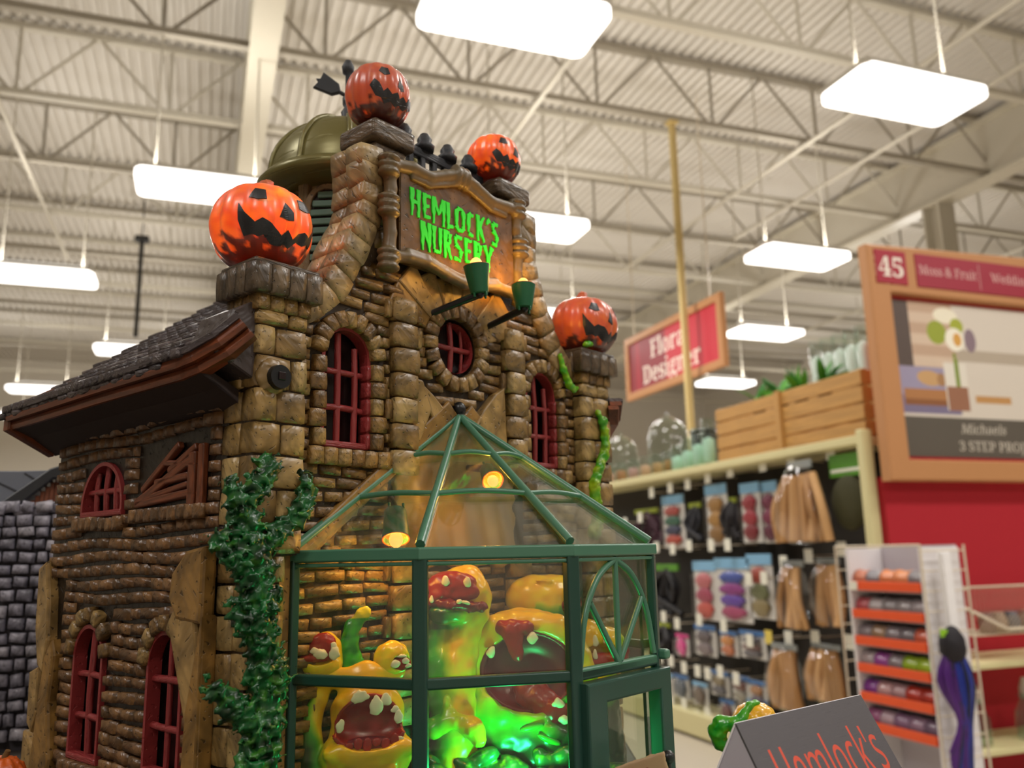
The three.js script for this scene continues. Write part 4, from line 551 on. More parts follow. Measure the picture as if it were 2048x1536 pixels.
// ---- shingled roof with bell cast eaves
{
  const al = Math.atan2(64, 87.5), L = 126, Ld = L * Math.cos(al);
  for (const s of [1, -1]) {
    const g = new THREE.Group(); g.name = 'roof'; house.add(g);
    const sl = new THREE.Group(); g.name = 'roof'; g.position.set((s > 0 ? -15 : 189) * MM, Y(54) * MM, -137 * MM); g.rotation.set(0, s > 0 ? 0 : Math.PI, 0); if (s < 0) g.position.z = -13 * MM;
    const deck = box(L, 3, 124, L / 2, -1.5, 62); deck.rotateZ(al); pmm(g, 'roof_deck', deck, M.shingle[1]);
    const rest = [];
    for (let r = 0; r < 18; r++) for (let c = 0; c < 16; c++) {
      const q = pick(blocks).clone(); const w = 124 / 16, x = 3 + r * 6.9, z = (c + .5 + (r % 2 ? .25 : -.25)) * w + rr(-.4, .4), sc = [8.6 + rr(-.5, .8), 2.1 + rr(-.3, .5), w - .5 + rr(-.3, .3)];
      if (s > 0) { const m = S_(g, 'shingle', pick(blocks), pick(M.shingle), Math.cos(al) * x - Math.sin(al) * .4, Math.sin(al) * x + Math.cos(al) * .4, Math.min(z, 121), ...sc, al - .16 + rr(-.03, .03), rr(-.05, .05), rr(-.05, .05)); }
      else { q.scale(...sc); q.rotateZ(al - .16); q.translate(Math.cos(al) * x, Math.sin(al) * x, z); rest.push(q); }
    }
    if (rest.length) pmm(g, 'shingle_courses', join(rest), M.shingle[0]).userData.kind = 'stuff';
    // eaves: tile edge, two moulded boards, soffit, curling inwards at the front corner
    const X = u => s > 0 ? u : 174 - u, path = [[-15, -131], [-15.4, -100], [-15, -60], [-15.4, -30], [-15, -8], [-14.4, -1], [-11, 5.5], [-6.5, 9.5]].map(([u, n], i) => [X(u), Y([54, 54, 54.6, 54.4, 54.6, 55.4, 59, 64.5][i]), n]);
    const prof = (k) => k.map(([a, b]) => [s > 0 ? -a : a, b]);
    const ef = new THREE.Group(); ef.name = 'eaves'; house.add(ef);
    pmm(ef, 'tile_edge', sweep(path, prof([[-2, 1], [-2.2, 2.6], [-.6, 3.4], [4, 3.2], [4, .8]])), M.shingle[0]);
    pmm(ef, 'fascia_board', sweep(path, prof([[-1, -1.9], [-1.4, -.6], [-1, 1], [4, 1], [4, -1.9]])), M.fascia);
    pmm(ef, 'fascia_board', sweep(path, prof([[.8, -4.8], [.3, -3.4], [.7, -2.1], [5, -2.1], [5, -4.8]])), M.fascia);
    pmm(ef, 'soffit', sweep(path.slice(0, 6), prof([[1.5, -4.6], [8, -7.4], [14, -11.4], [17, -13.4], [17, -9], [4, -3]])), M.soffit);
    const end = pmm(ef, 'end_tile', extrude([[0, -4.6], [16, -13], [22, -8], [22, 17], [8, 8], [0, 3]].map(([a, b]) => [X(-15) + s * a, Y(54) + b]), 4, .6), M.fascia, [0, 0, -134.5]);
    for (let i = 0; i < 26; i++) { const t = i / 26 * 128 - 130; stone(ef, X(-15.6), Y(56.4 + (t > -30 ? .4 : 0)), t, 3.6, 2.6, 4.6, M.shingle, 'edge_shingle'); }
    const horn = pmm(ef, 'roof_valley', extrude([[-12, 57], [-8, 63], [-6, 69], [2, 74], [2, 50]].map(([u, v]) => [X(u), Y(v)]), 17, .5), M.shingle[3], [0, 0, -13]);
  }
  pmm(house, 'roof_ridge', rod([87, Y(118.5), -137], [87, Y(118.5), -15], 3, 3, 8), M.shingle[2]);
}
// ---- domed turret behind the tower
{
  const g = new THREE.Group(); g.name = 'turret'; g.position.set(83 * MM, Y(95) * MM, -60 * MM); house.add(g);
  pmm(g, 'drum', lathe([[0, 0], [25, 0], [25, 53], [0, 53]], 32), M.drum);
  for (let i = 0; i < 8; i++) {
    const a = (i * 45 + 36) * D2R, w = new THREE.Group(); w.name = 'louvre_window'; w.position.set(24.4 * MM * Math.sin(a), 12 * MM, 24.4 * MM * Math.cos(a)); w.rotation.y = a; g.add(w);
    pmm(w, 'frame', extrude(ringShape(17, 38, 1.8), 2, .3), M.drum); pmm(w, 'recess', extrude(arched(14, 35), .8), M.void, [0, 1.6, .2]);
    for (let k = 0; k < 9; k++) pmm(w, 'slat', rbox(13 - (k > 7 ? 4 : 0), 2.7, 1.5, .5, 0, 4 + k * 3.7, 1.6), M.louvre, [0, 0, 0], [0, 0, rr(-.02, .02)]);
    const b = a + 22.5 * D2R; pmm(g, 'post', rbox(5, 53, 4, 1, 0, 26.5, 0), M.drum, [25.5 * Math.sin(b), 0, 25.5 * Math.cos(b)], [0, b, 0]);
  }
  pmm(g, 'rim', lathe([[22, 50], [33, 51.5], [36.5, 54], [37, 56.5], [35, 59], [30, 60], [0, 60]], 48), M.bronze);
  const pr = []; for (let i = 0; i <= 14; i++) { const t = i / 14 * Math.PI / 2; pr.push([32.5 * Math.cos(t) + .01, 58 + 31 * Math.sin(t)]); }
  const dome = pmm(g, 'dome', lathe(pr, 48), M.bronze);
  for (let i = 0; i < 10; i++) { const a = i * 36 * D2R; pmm(g, 'rib', tube([0, .25, .5, .75, .96].map(q => { const t = q * Math.PI / 2; return [33 * Math.cos(t) * Math.sin(a), 58 + 31.6 * Math.sin(t), 33 * Math.cos(t) * Math.cos(a)]; }), 1.1, 14, 6), M.bronze); }
  const v = new THREE.Group(); v.name = 'weathervane'; v.position.set(83 * MM, Y(183) * MM, -60 * MM); house.add(v);
  pmm(v, 'pole', join([lathe([[0, 0], [3.6, 0], [4, 2.5], [2.4, 4.6], [2.8, 7], [1.4, 9.5], [2.2, 11], [2.2, 14], [1.1, 15], [1.1, 25], [2.4, 26], [2.8, 29], [1.4, 32], [0, 32.5]], 12)]), M.iron);
  pmm(v, 'arrow', join([rod([-12, 22.2, 0], [14, 6.2, 0], .9, .9, 6), (() => { const e = extrude([[-4, 0], [-6.5, 2.6], [-14.5, 3.8], [-14, .7], [-15.5, 0], [-14, -.7], [-14.5, -3.8], [-6.5, -2.6]], 1.2, .5).translate(0, 0, -.6); e.rotateZ(-.55); e.translate(0, 14.8, 0); return e; })(), extrude([[12, 10.5], [19, 3.2], [10.5, 4.5]], 1.2, .3)]), M.iron, [0, 0, 0], [0, -.82, 0]);
}
// ---- plastic socket and stray strands on the left pillar
{
  const g = new THREE.Group(); g.name = 'socket'; g.position.set(6.5 * MM, Y(51) * MM, 6.2 * MM); house.add(g);
  const c = new THREE.CylinderGeometry(3.4, 3.7, 3.4, 28, 1); c.rotateX(Math.PI / 2); pmm(g, 'collar', c, M.black, [0, 0, 1.6]); pmm(g, 'square_hole', rbox(2.3, 2.3, .6, .2, .2, .2, 3.4), M.void); pmm(g, 'glue_blob', nets((x, y, z) => sEll(x, y, z, [-1, .3, 0], [5.2, 5.4, 1.6]) + noise(x * .6, y * .6, z) * .8, [-8, -8, -2], [7, 8, 3], .7), M.plaster);
}

// ------------------------------------------------------------------ jack-o-lanterns on the pillars
function pumpkin(label, u, v, n, R, sq, turn, seed, light, lightAt, mouthKind = 0, red = 0) {
  const g = mini('jack_o_lantern', label, 'pumpkin', u, v, n, turn, 'pumpkins on the miniature house pillars'), K = 10;
  delete g.userData.group;
  const surf = (az, el, off = 0) => { const rib = 1 - .062 * Math.pow(Math.abs(Math.cos(az * K / 2 + seed)), 4) * Math.cos(el) ** .6 + .012 * noise(az * 3 + seed, el * 3, seed), r = R * rib + off, ce = Math.pow(Math.max(Math.cos(el), 0), .86); return [r * ce * Math.sin(az), (R * sq + off) * Math.sin(el) * (1 - .2 * Math.pow(Math.max(0, Math.sin(Math.abs(el))), 14)), r * ce * Math.cos(az)]; };
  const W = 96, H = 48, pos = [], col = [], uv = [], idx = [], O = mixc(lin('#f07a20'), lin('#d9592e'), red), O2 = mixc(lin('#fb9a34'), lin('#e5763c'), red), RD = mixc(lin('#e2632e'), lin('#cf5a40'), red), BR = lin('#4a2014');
  for (let j = 0; j <= H; j++) for (let i = 0; i <= W; i++) {
    const az = i / W * 2 * Math.PI, el = (j / H - .5) * Math.PI, p = surf(az, el); pos.push(...p); uv.push(i / W, j / H);
    const n1 = noise(Math.sin(az) * 2 + seed, el * 2, Math.cos(az) * 2), n2 = noise(Math.sin(az) * 5 + seed, el * 5, Math.cos(az) * 5);
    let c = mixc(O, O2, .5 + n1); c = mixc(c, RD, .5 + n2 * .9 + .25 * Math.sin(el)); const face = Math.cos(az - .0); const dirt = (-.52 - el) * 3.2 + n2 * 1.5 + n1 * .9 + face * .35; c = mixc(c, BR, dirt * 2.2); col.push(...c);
  }
  for (let j = 0; j < H; j++) for (let i = 0; i < W; i++) { const a = j * (W + 1) + i, b = a + W + 1; idx.push(a, a + 1, b, b, a + 1, b + 1); }
  const bg = new THREE.BufferGeometry(); bg.setAttribute('position', new THREE.Float32BufferAttribute(pos, 3)); bg.setAttribute('uv', new THREE.Float32BufferAttribute(uv, 2)); bg.setAttribute('color', new THREE.Float32BufferAttribute(col, 3)); bg.setIndex(idx); bg.computeVertexNormals();
  { const N = bg.attributes.normal; for (let j = 0; j <= H; j++) { const a = j * (W + 1), b = a + W; N.setXYZ(b, N.getX(a), N.getY(a), N.getZ(a)); } }
  pmm(g, 'body', bg, M.pumpkin);
  const carve = (name, pts) => { let e = new THREE.ExtrudeGeometry(new THREE.Shape(pts.map(p => new THREE.Vector2(p[0] + (rnd() - .5), p[1] + (rnd() - .5)))), { depth: 1, bevelEnabled: false }); e = new TessellateModifier(4, 5).modify(e); const p = e.attributes.position; for (let i = 0; i < p.count; i++) p.setXYZ(i, ...surf(p.getX(i) * D2R, p.getY(i) * D2R, p.getZ(i) > .5 ? R * .012 : -R * .05)); e.computeVertexNormals(); pmm(g, name, e, M.carve); };
  carve('eye', [[-43, 20], [-37, 34], [-24, 33], [-22, 18], [-32, 16]]); carve('eye', [[43, 20], [37, 34], [24, 33], [22, 18], [32, 16]]); carve('nose', [[-8, -2], [-2, 17], [8, 6], [9, -4], [2, -6]]);
  carve('mouth', mouthKind ? [[-58, -6], [-50, 4], [-42, -2], [-34, -14], [-26, -8], [-18, -18], [-8, -12], [0, -20], [9, -12], [18, -19], [26, -9], [36, -14], [46, -2], [58, 2], [55, -16], [44, -22], [38, -31], [26, -27], [16, -36], [4, -30], [-8, -37], [-18, -30], [-30, -35], [-38, -26], [-48, -24]] : [[-54, 12], [-47, 0], [-35, -13], [-27, -8], [-16, -12], [-8, -20], [-3, -26], [3, -18], [12, -27], [20, -16], [30, -12], [38, -16], [47, 0], [54, 14], [53, -14], [47, -27], [38, -24], [31, -29], [20, -27], [10, -40], [2, -36], [-4, -40], [-16, -37], [-25, -28], [-31, -31], [-38, -27], [-49, -29], [-54, -10]]);
  pmm(g, 'stem', nets((x, y, z) => { const t = Math.max(0, Math.min(1, y / (R * .34))); return Math.hypot(x - t * t * R * .12, z + t * t * R * .06) - R * (.19 - .07 * t + .02 * Math.sin(Math.atan2(z, x) * 5)) * 1 + (y > R * .3 ? (y - R * .3) : 0) + (y < -R * .1 ? 1 : 0); }, [-R * .4, -R * .15, -R * .4], [R * .45, R * .42, R * .4], R * .045), std('#b8552a', .5), [0, R * sq * .84, 0]);
  if (light) { const l = new THREE.PointLight(new THREE.Color(1, .72, .25), light); l.position.set(...lightAt.map(q => q * MM)); l.castShadow = true; l.shadow.radius = .12; g.add(l); const b = pmm(g, 'bulb', ball(1.2), M.bulb, lightAt); b.castShadow = false; }
  return g;
}
pumpkin('largest glowing orange jack-o-lantern on the near left corner pillar of the house', 6.5, 98.5, -3.2, 15.4, .9, -.1, 1.1, .003, [5, 8.5, 4]);
pumpkin('reddish unlit jack-o-lantern on the highest tower pier in front of the weathervane', 53.8, 163.4, -5.5, 11.9, 1.04, .06, 2.6, .00012, [-3, -7, -2], 1, 1);
pumpkin('bright orange jack-o-lantern on the right tower pier above the lettered sign', 117.5, 161.5, -6, 11.4, .98, .12, 4.2, .0009, [-4, 5, -1], 1);
pumpkin('red orange jack-o-lantern on the right corner pillar with a lime vine below', 170.5, 98.6, -1, 15.4, .92, -.02, 5.3, .0005, [3, -10, 2], 0, .8);

// ------------------------------------------------------------------ spot lamps
function spot(label, mouth, base, armFrom, r0, r1, power, lampGroup) {
  // the shade runs from its base to its mouth, the bulb peeps out of the mouth
  const g = mini('spot_lamp', label, 'lamp', ...base), A = new THREE.Vector3(mouth[0] - base[0], mouth[1] - base[1], mouth[2] - base[2]), L = A.length(), q = new THREE.Quaternion().setFromUnitVectors(new THREE.Vector3(0, 1, 0), A.clone().normalize());
  const put = (name, geo, mat) => { geo.applyQuaternion(q); return pmm(g, name, geo, mat); };
  put('shade', lathe([[.0, 0], [r0 - .3, 0], [r0, .4], [r1, L - .2], [r1 - .2, L], [r1 - .6, L], [r0 - .7, 1], [0, .9]], 32), M.shade);
  put('painted_glow_liner', lathe([[.2, 1.3], [r0 - .9, 1.4], [r1 - .55, L - .1], [r1 - .5, L + .08], [r1 + .02, L + .08], [r1 + .02, L - .1]], 28), std('#b5560c', .5));  // orange glow inside the shade is put into this part's colour
  put('clip', join([0, 1, 2, 3].map(i => rbox(.8, 1.6, .8, .2, (r0 - .3) * Math.cos(i * 1.57), -.6, (r0 - .3) * Math.sin(i * 1.57)))), M.shade);
  const bulb = ball(r1 * .5, 0, 0, 0, 1, 1.25, 1, 20); bulb.translate(0, L + .1, 0); const bm = put('bulb', bulb, M.bulb); bm.castShadow = false;
  const from = armFrom.map((v, i) => v - base[i]); if (armFrom) pmm(g, 'arm', join([rod(from, [0, 0, 0], 1.15, 1.5, 12), ball(1.7)]), M.black);
  const l = new THREE.PointLight(LAMP_COLOR, power); l.position.copy(A).multiplyScalar(MM * (L + .1) / L); l.castShadow = true; l.shadow.radius = .15; g.add(l);
}
spot('left green spot lamp on a black arm lighting the lettered sign', [79.8, 100.4, 18], [81, 90.2, 18.4], [73, 84.5, 0], 3.2, 4.7, .0018);
spot('right green spot lamp on a black arm below the sign corner', [105.8, 99.2, 18], [105.4, 90, 18.4], [103.5, 85.5, 0], 3.2, 4.6, .005);
spot('green spot lamp hanging inside the left of the greenhouse roof', [46.2, 5.2, 14], [49.4, 14.2, 10], [56, 19, 0], 3.4, 4.3, .0034);
spot('small olive spot lamp inside the greenhouse below its peak', [85, 24.6, 19.5], [89, 29.5, 13], [92, 31, 0], 2.4, 3.8, .0036);

// ------------------------------------------------------------------ greenhouse bay
{
  const g = mini('greenhouse', 'small green framed glass greenhouse bay with a five sided pointed roof', 'greenhouse', 87, -90, 0), R = 69;
  const V = (k, v, r = R) => { const a = (180 - 36 * k) * D2R; return [r * Math.cos(a), Y(v), r * Math.sin(a)]; };
  const apex = [0, Y(49.5), 2];
  for (let k = 0; k < 6; k++) {
    const a = V(k, 3.2), m = k < 3 ? M.green : M.green;
    pmm(g, 'roof_hip', join([rod([a[0], a[1], a[2] + (k % 5 ? 0 : 1.8)], apex, 1.45, 1.15, 8)]), m);
    const w = k === 2 || k === 1 ? 2.1 : 1.9; pmm(g, 'corner_post', rbox(w * 2, 90, w * 1.5, .7, 0, 45, 0), M.greenDark, [V(k, 0)[0], 0, Math.max(V(k, 0)[2], 1.4)], [0, -(180 - 36 * k - 90) * D2R * -1 * -1, 0]);
  }
  for (let k = 0; k < 5; k++) {
    const A = V(k, 0), B = V(k + 1, 0), mx = (A[0] + B[0]) / 2, mz = (A[2] + B[2]) / 2, L = Math.hypot(B[0] - A[0], B[2] - A[2]), yaw = -Math.atan2(B[2] - A[2], B[0] - A[0]);
    const fr = (name, geo, mat, o = 0) => { const m = pmm(g, name, geo, mat, [mx + Math.sin(yaw) * o, 0, mz + Math.cos(yaw) * o], [0, yaw, 0]); return m; };
    fr('top_rail', rbox(L + 2.4, 3.6, 2.6, .7, 0, Y(.6), .8), M.green); fr('eave_bead', rbox(L + 1.6, 1.1, 1.8, .4, 0, Y(-2), .6), M.green);
    if (k !== 3) fr('middle_rail', rbox(L, 3.1, 2.4, .7, 0, Y(-33.2), .3), M.greenDark);
    fr('wall_pane', box(L - 1, 88, .5, 0, 45, -.9), M.glass);
    const r = [[V(k, 2.2, R - .6)], [V(k + 1, 2.2, R - .6)]].map(q => q[0]), t = [apex[0], apex[1] - 1, apex[2]];
    const pg = new THREE.BufferGeometry(); const nrm = new THREE.Vector3().subVectors(new THREE.Vector3(...r[1]), new THREE.Vector3(...r[0])).cross(new THREE.Vector3().subVectors(new THREE.Vector3(...t), new THREE.Vector3(...r[0]))).normalize().multiplyScalar(.4); const pt = [...r, t], p = [];
    const P = pt.map(q => new THREE.Vector3(...q)), N = P.map(q => q.clone().addScaledVector(nrm, -1)); for (const f of [[P[0], P[1], P[2]], [N[0], N[2], N[1]], ...[0, 1, 2].flatMap(i => { const j = (i + 1) % 3; return [[P[i], N[i], P[j]], [P[j], N[i], N[j]]]; })]) for (const v of f) p.push(v.x, v.y, v.z);
    pg.setAttribute('position', new THREE.Float32BufferAttribute(p, 3)); pg.setAttribute('uv', new THREE.Float32BufferAttribute(new Float32Array(p.length / 3 * 2), 2)); pg.computeVertexNormals(); pmm(g, 'roof_pane', pg, M.roofGlass);
    for (const f of [.36, .67]) { const q = s => { const e = V(k + s, 3.2); return e.map((c, i) => apex[i] + (c - apex[i]) * f); }, a = q(0), b = q(1), c = a.map((v, i) => (v + b[i]) / 2 + (i === 1 ? .8 : 0)); pmm(g, 'roof_bar', tube([a, c, b], .85, 10, 6), M.green); }
    if (k === 2) { // pointed arch tracery over the door, and the door frame standing proud
      const bar = (pts) => fr('tracery', tube(pts, 1.0, 18, 6), M.green, .6);
      bar([[-19.5, Y(-31), 0], [-16, Y(-17), 0], [-9, Y(-7), 0], [0, Y(-2), 0]]); bar([[19.5, Y(-31), 0], [16, Y(-17), 0], [9, Y(-7), 0], [0, Y(-2), 0]]);
      bar([[0, Y(-2), 0], [0, Y(-32), 0]]); bar([[-13.8, Y(-14), 0], [-.6, Y(-31.5), 0]]); bar([[13.8, Y(-14), 0], [.6, Y(-31.5), 0]]);
      fr('door_frame', extrude([[-20.5, 0], [-20.5, 54], [22.5, 54], [22.5, 0], [17.5, 0], [17.5, 49.5], [-12.5, 49.5], [-12.5, 0]], 3.6, .7, [], 2), M.greenDark, 0);
      fr('middle_rail', rbox(L + 1, 3.1, 2.4, .7, 0, Y(-33), .3), M.green);
      fr('rail_end', rbox(3.2, 3.2, 6, 1, 22.8, Y(-31.6), 1), M.green);
    }
    if (k === 3) fr('middle_rail', rbox(L, 2, 1.6, .6, 0, Y(-58), -.2), M.greenDark);
  }
  pmm(g, 'finial', join([ball(2.5, 0, Y(51.6), 2, 1, 1.15, 1, 20), lathe([[0, 0], [2.2, 0], [1.7, 2], [0, 2]], 14).translate(0, Y(48.5), 2)]), M.black);
}

// ------------------------------------------------------------------ plants, sculpted in frames that face the viewer's side of the display
function viewThing(name, label, cat, px, py, z, turn = 0) { const p = atDepth(px, py, z), g = thing(name, label, cat, p.toArray(), VT + turn), s = z / 1700; return { g, s, zs: 1 }; }
const put = (o, name, geo, mat, pos, rot) => { geo.scale(o.s, o.s, o.s * o.zs); return part(o.g, name, geo, mat, pos && pos.map(v => v * o.s), rot); };
const YEL = lin('#f2d01a'), YG = lin('#b2d418'), GRN = lin('#38ac1c'), DGR = lin('#0b3a16'), ORG = lin('#ecb010'), TEETH = (o, l) => l.forEach(([x, y, z, rx, ry, rz = rx * .6, t = 0]) => put(o, 'tooth', (() => { const b = ball(1, 0, 0, 0, rx * .9, ry * .9, rz * .9, 16), bp = b.attributes.position; for (let i = 0; i < bp.count; i++) { const q = 1 + .28 * noise(bp.getX(i) * .12 + x, bp.getY(i) * .12 + y, bp.getZ(i) * .12); bp.setXYZ(i, bp.getX(i) * q * (1 - .25 * bp.getY(i) / ry), bp.getY(i) * q, bp.getZ(i) * q); } b.computeVertexNormals(); b.rotateZ(t); b.translate(x, y, z); return b; })(), M.tooth));
const plantCol = (bias, seed) => (x, y, z, ny) => { const n = noise(x * .018 + seed, y * .018, z * .018), m = noise(x * .05 + seed, y * .05, z * .05); const t = bias(x, y, z) + n * .9 + m * .25; return t < 0 ? mixc(YEL, ORG, .4 + m - t * .2) : t < .4 ? mixc(YEL, YG, t * 2.5) : t < 1 ? mixc(YG, GRN, (t - .4) * 1.7) : mixc(GRN, DGR, (t - 1) * .9); };
{ // three headed plant, near left
  const o = viewThing('snapping_plant', 'three headed yellow plant with a wide red toothed mouth at the greenhouse front left', 'plant', 732, 1440, .2455, .36); o.zs = .55;
  const mouth = (x, y, z) => { const a = sEll(x - 2, y - 2, z - 72, [0, 0, 0], [80 - Math.max(0, y) * .45, 52, 82]); return a; };
  const f = (x, y, z) => {
    let d = sEll(x, y, z, [2, -66, -4], [94, 62, 84]); d = smin(d, sEll(x, y, z, [6, 12, -22], [76, 62, 66]), 26); d = smin(d, sCap(x, y, z, [4, 40, -20], [4, 76, -30], 46, 36), 20);
    d = smin(d, sCap(x, y, z, [-10, 76, -30], [-88, 86, -44], 22, 22), 16); d = smin(d, sCap(x, y, z, [20, 76, -30], [66, 88, -44], 22, 20), 16);
    d = smin(d, sEll(x, y, z, [4, -52, 48], [92, 24, 48]), 22); d = smin(d, sPath(x, y, z, [[-84, -150, -30, 34], [-106, -70, -40, 28], [-104, 10, -52, 20], [-76, 70, -50, 16]], 10), 7);
    for (const [a, b, r] of [[-20, -92, 13], [-64, -108, 12], [46, -88, 9]]) d = smin(d, sEll(x, y, z, [a, b, 68], [r, r, 12]), 5);
    return smax(d, -mouth(x, y, z), 9) + noise(x * .04, y * .04, z * .04) * 3;
  };
  put(o, 'body', nets(f, [-165, -170, -125], [125, 165, 108], 4.2, plantCol((x, y, z) => (-x - 74) / 16 + (-y - 96) / 90 - (y < -40 && x > -80 ? .25 : 0), 2)), M.paint);
  put(o, 'mouth', nets((x, y, z) => Math.max(Math.abs(mouth(x, y, z) - 1) - 3.6, f(x, y, z) - 9, z - 58), [-92, -70, -40], [96, 70, 66], 3.6), M.mouth);
  put(o, 'tongue', ball(1, 0, -40, 30, 52, 12, 36, 16), M.mouthDark);
  TEETH(o, [[-18, 50, 50, 19, 13, 8, .2], [14, 30, 56, 15, 20, 8], [34, 40, 50, 12, 13, 7], [-56, -2, 54, 9, 13, 6, -.2], [60, 6, 48, 10, 14, 6], [54, 20, 46, 10, 8, 6], [-60, -40, 60, 8, 6, 6, .5], [62, -34, 58, 9, 5, 6]]);
  for (let i = 0; i < 6; i++) put(o, 'gum', ball(1, -40 + i * 18, -40 + (i % 2) * 4, 66, 9, 8 + (i % 3) * 3, 7, 12), M.mouth);
  const h1 = (x, y, z) => Math.max(smin(sEll(x, y, z, [-86, 108, -46], [42, 26, 34]), sEll(x, y, z, [-80, 132, -56], [36, 40, 32]), 10), 0 - sEll(x, y, z, [-96, 126, -16], [34, 17, 36]));
  put(o, 'head', nets((x, y, z) => h1(x, y, z) + noise(x * .07, y * .07, z * .07) * 2.4, [-140, 70, -100], [-30, 185, 2], 3, plantCol(() => -.2, 7)), M.paint);
  put(o, 'mouth', nets((x, y, z) => smin(sEll(x, y, z, [-86, 146, -34], [28, 26, 22]), sEll(x, y, z, [-98, 124, -32], [38, 9, 22]), 8) + noise(x * .1, y * .1, z * .1) * 2, [-142, 108, -64], [-44, 180, -4], 3), M.mouth); TEETH(o, [[-92, 132, -12, 15, 12], [-64, 132, -12, 12, 15], [-66, 146, -14, 7, 9, 5, .4], [-104, 138, -12, 9, 8]]);
  const h2 = (x, y, z) => Math.max(sEll(x, y, z, [56, 112, -40], [38, 36, 34]), -sEll(x, y, z, [78, 104, -12], [26, 16, 30]));
  put(o, 'head', nets((x, y, z) => h2(x, y, z) + noise(x * .07, y * .07, z * .07) * 2.4, [8, 66, -84], [100, 160, 0], 3, plantCol(() => -.1, 3)), M.paint);
  put(o, 'mouth', ball(1, 74, 102, -26, 22, 14, 14, 16), M.mouth); TEETH(o, [[60, 104, -8, 11, 9], [82, 108, -10, 8, 7], [74, 118, -12, 12, 4], [88, 98, -14, 8, 5]]);
  put(o, 'tentacle', nets((x, y, z) => sPath(x, y, z, [[-2, 66, -60, 30], [-26, 110, -62, 22], [-30, 146, -60, 18], [-24, 178, -58, 15], [-2, 204, -56, 13], [2, 208, -55, 11]], 8) + noise(x * .09, y * .09, z * .09) * 3, [-80, 30, -105], [50, 235, -20], 3.2, (x, y) => y > 196 ? mixc(YG, YEL, .7) : mixc(GRN, lin('#1c7d22'), .5 + noise(x * .06, y * .06, 1))), M.paint);
}
{ // the big central head
  const o = viewThing('snapping_plant', 'largest yellow green plant with a round dark red throat in the greenhouse middle', 'plant', 1040, 1340, .286); o.zs = .8;
  const th = (x, y, z) => sEll(x, y, z, [16, 0, 46], [92, 76, 72]);
  const f = (x, y, z) => {
    let d = sEll(x, y, z, [8, 20, -20], [128, 98, 74]); for (let i = 0; i < 12; i++) { const a = -.5 + i / 11 * 4.1, b = -.5 + (i + 1) / 11 * 4.1; d = smin(d, sCap(x, y, z, [12 + 112 * Math.cos(a), 92 * Math.sin(a) - 0, 16], [12 + 112 * Math.cos(b), 92 * Math.sin(b), 16], 24 + 5 * Math.sin(i * 2.1), 24 + 5 * Math.sin(i * 2.1 + 2.1)), 14); }
    d = smin(d, sCap(x, y, z, [-118, 30, 10], [-136, -60, 4], 22, 20), 18); d = smin(d, sEll(x, y, z, [-30, -130, 14], [120, 92, 64]), 40); d = smin(d, sCap(x, y, z, [-60, -60, 40], [96, -130, 46], 38, 34), 26); d = smin(d, sEll(x, y, z, [60, -168, 34], [110, 60, 56]), 26);
    for (const [a, b, c, r] of [[-32, -66, 62, 20], [-26, -112, 70, 22], [60, -108, 80, 24], [54, -156, 84, 22], [-70, -150, 60, 18]]) d = smin(d, sEll(x, y, z, [a, b, c], [r, r * .7, 14]), 6);
    return smax(d, -th(x, y, z), 8) + noise(x * .035, y * .035, z * .035) * 5;
  };
  put(o, 'body', nets(f, [-185, -235, -110], [185, 150, 125], 5, plantCol((x, y) => (-y - 24) / 55 + (x > 70 ? (x - 70) / 90 : 0), 11)), M.paint);
  put(o, 'throat', nets((x, y, z) => Math.max(Math.abs(th(x, y, z)) - 5, z - 40), [-90, -85, -40], [120, 85, 46], 4.5), M.mouthDark);
  put(o, 'tongue', nets((x, y, z) => smin(sCap(x, y, z, [20, -40, 10], [66, -78, 52], 34, 24), sCap(x, y, z, [60, -66, 40], [100, -62, 60], 16, 14), 14) + noise(x * .06, y * .06, z * .06) * 5, [-40, -125, -40], [130, 5, 95], 4), M.mouth);
  put(o, 'upper_lip', nets((x, y, z) => smin(sCap(x, y, z, [-16, 78, 50], [-4, 34, 52], 21, 13), sCap(x, y, z, [-34, 86, 46], [14, 84, 48], 14, 15), 8) + noise(x * .08, y * .08, z * .08) * 3, [-62, 8, 16], [46, 112, 90], 3.4), M.mouth);
  TEETH(o, [[26, 66, 56, 12, 13], [-56, 40, 50, 9, 13, 8, -.5], [82, -84, 78, 12, 9], [100, -74, 76, 9, 12], [72, -56, 70, 13, 11], [-98, 44, 40, 8, 12, 7, .4]]);
  for (const [x, y, z, a] of [[92, -48, 62, .5], [52, -118, 86, -.4], [20, -96, 82, .2]]) put(o, 'leaf_tip', (() => { const s = new THREE.SphereGeometry(1, 12, 8); s.scale(24, 7, 9); s.rotateZ(a); s.translate(x, y, z); return s; })(), std('#2f9e2a', .3));
}
